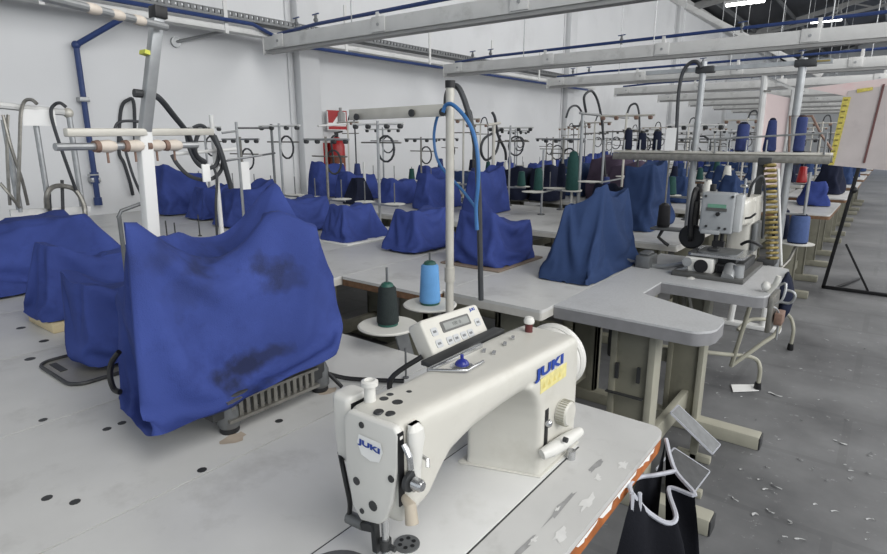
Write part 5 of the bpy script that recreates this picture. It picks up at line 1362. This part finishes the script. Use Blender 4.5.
PLUM = mat('dusky_plum_fabric', (74, 64, 78), .9, var=.2, scale=8, bump=.2, bscale=300, spec=.1)
def bundle(label, u, v, x, w, d, h, m, seed):
    c = px(u, v, x); z = T+.004
    return cover(label, rect(x-w/2, x+w/2, c.y-d/2, c.y+d/2, z), [(x+w*.4, c.y-d*.38, z+h), (x+w*.36, c.y+d*.38, z+h*.9), (x-w*.36, c.y+d*.38, z+h*.95), (x-w*.4, c.y-d*.38, z+h*.85)], m, cat='fabric bundle', n=12, rows=9, rings=4, seed=seed)
for i, (u, v, x, w, d, h, m, lb_) in enumerate(((612, 168, -2.3, .4, .5, .46, PLUM, 'dusky plum fabric bundle behind the tall navy covers, left of two'), (633, 165, -1.9, .35, .5, .42, PLUM, 'dusky plum fabric bundle behind the tall navy covers, right of two'),
        (548, 172, -2.75, .28, .4, .36, INK, 'blackish fabric heap left of the large dark green cone'), (518, 172, -3.05, .28, .4, .34, INK, 'blackish fabric heap right of the slanting silver pole'))):
    bundle(lb_, u, v, x, w, d, h, m, 60+i).name = 'fabric_bundle'
# ================================================================== lint and scraps on the floor
rnd = random.Random(4)
def scrap_mb(l, w, a):
    m = MB(); pts = []; W0 = w*.62; l = l*.8
    n = 6
    for i in range(n+1):
        s = i/n-.5; cxx = s*l; cyy = .25*w*math.sin(s*5+a*3)
        pts.append((cxx, cyy))
    v = []
    for (x, y) in pts: w = W0*(.35+.65*rnd.random()); v += [(x, y-w/2, .0015+.004*abs(math.sin(x*60+a))), (x, y+w/2, .002+.004*abs(math.cos(x*50+a)))]
    R_ = Matrix.Rotation(a, 3, 'Z')
    m.add([R_ @ Vector(p) for p in v], [(2*i, 2*i+2, 2*i+3, 2*i+1) for i in range(n)])
    return m
spots = [(840, 443, .07, .018), (775, 395, .09, .03), (767, 490, .05, .012), (770, 512, .04, .012), (812, 470, .03, .01), (800, 540, .05, .01), (790, 523, .03, .02), (755, 515, .03, .02), (776, 487, .06, .01), (835, 512, .04, .01), (742, 470, .03, .01), (820, 400, .04, .01), (860, 430, .03, .008), (735, 500, .04, .012), (800, 460, .03, .012), (870, 520, .04, .01), (848, 370, .05, .01), (826, 340, .05, .012), (780, 440, .03, .008), (760, 480, .03, .01), (720, 480, .02, .01), (850, 480, .03, .01), (815, 505, .02, .012), (752, 455, .02, .008)]+[(rnd.uniform(715, 885), rnd.uniform(330, 550), rnd.uniform(.01, .03), rnd.uniform(.004, .009)) for _ in range(40)]
for i, (u, v, l, w) in enumerate(spots):
    c = pz(u, v, .0006)
    m = scrap_mb(l, w, rnd.uniform(0, 3.1)); m.v = [p+c for p in m.v]
    solo('fabric_scrap', m, SCRAP, 'small pale scrap of lint lying on the dark aisle floor', 'scrap', 'pale scraps on the aisle floor', flat=True)
P = [pz(u, v, .004) for u, v in ((731, 385), (757, 385), (759, 391), (733, 392))]
solo('paper_piece', MB().quad(*P, t=.004), WHITE, 'white folded paper piece on the floor under the tube stand', 'paper', flat=True)

# ================================================================== light
W = bpy.data.worlds.new('world'); SC.world = W; W.use_nodes = True
W.node_tree.nodes['Background'].inputs['Color'].default_value = (.86, .93, 1.0, 1)
W.node_tree.nodes['Background'].inputs['Strength'].default_value = .92
def area(name, loc, target, sx, sy, power, color=(1, 1, 1)):
    l = bpy.data.lights.new(name, 'AREA'); l.shape = 'RECTANGLE'; l.size = sx; l.size_y = sy; l.energy = power; l.color = color
    o = bpy.data.objects.new(name, l); COL.objects.link(o); o.location = loc
    o.rotation_euler = (Vector(target)-Vector(loc)).to_track_quat('-Z', 'Y').to_euler()
    return o
area('roof_light', (3.2, 0, 6.0), (-2.5, 3, .8), 4, 8, 520, (1, .99, .97))
area('wall_fill', (5.5, 5, 3.6), (-5.8, 5, 2.4), 10, 2.5, 330)  # added fill with no real source, brightens the left wall
area('wall_fill', (5.5, 16, 3.6), (-5.8, 16, 2.4), 10, 2.5, 330)  # second added fill, for the wall farther back
area('roof_light', (1.5, 9, 6.2), (-1.5, 9, 0), 5, 8, 420, (1, .99, .98))
area('roof_light', (1.5, 20, 6.2), (0, 20, 0), 6, 10, 500, (1, .99, .98))
area('roof_light', (1.5, 32, 6.2), (0, 32, 0), 6, 10, 500, (.97, .99, 1))
SC.view_settings.view_transform = 'Standard'
SC.view_settings.look = 'None'
SC.view_settings.exposure = 0
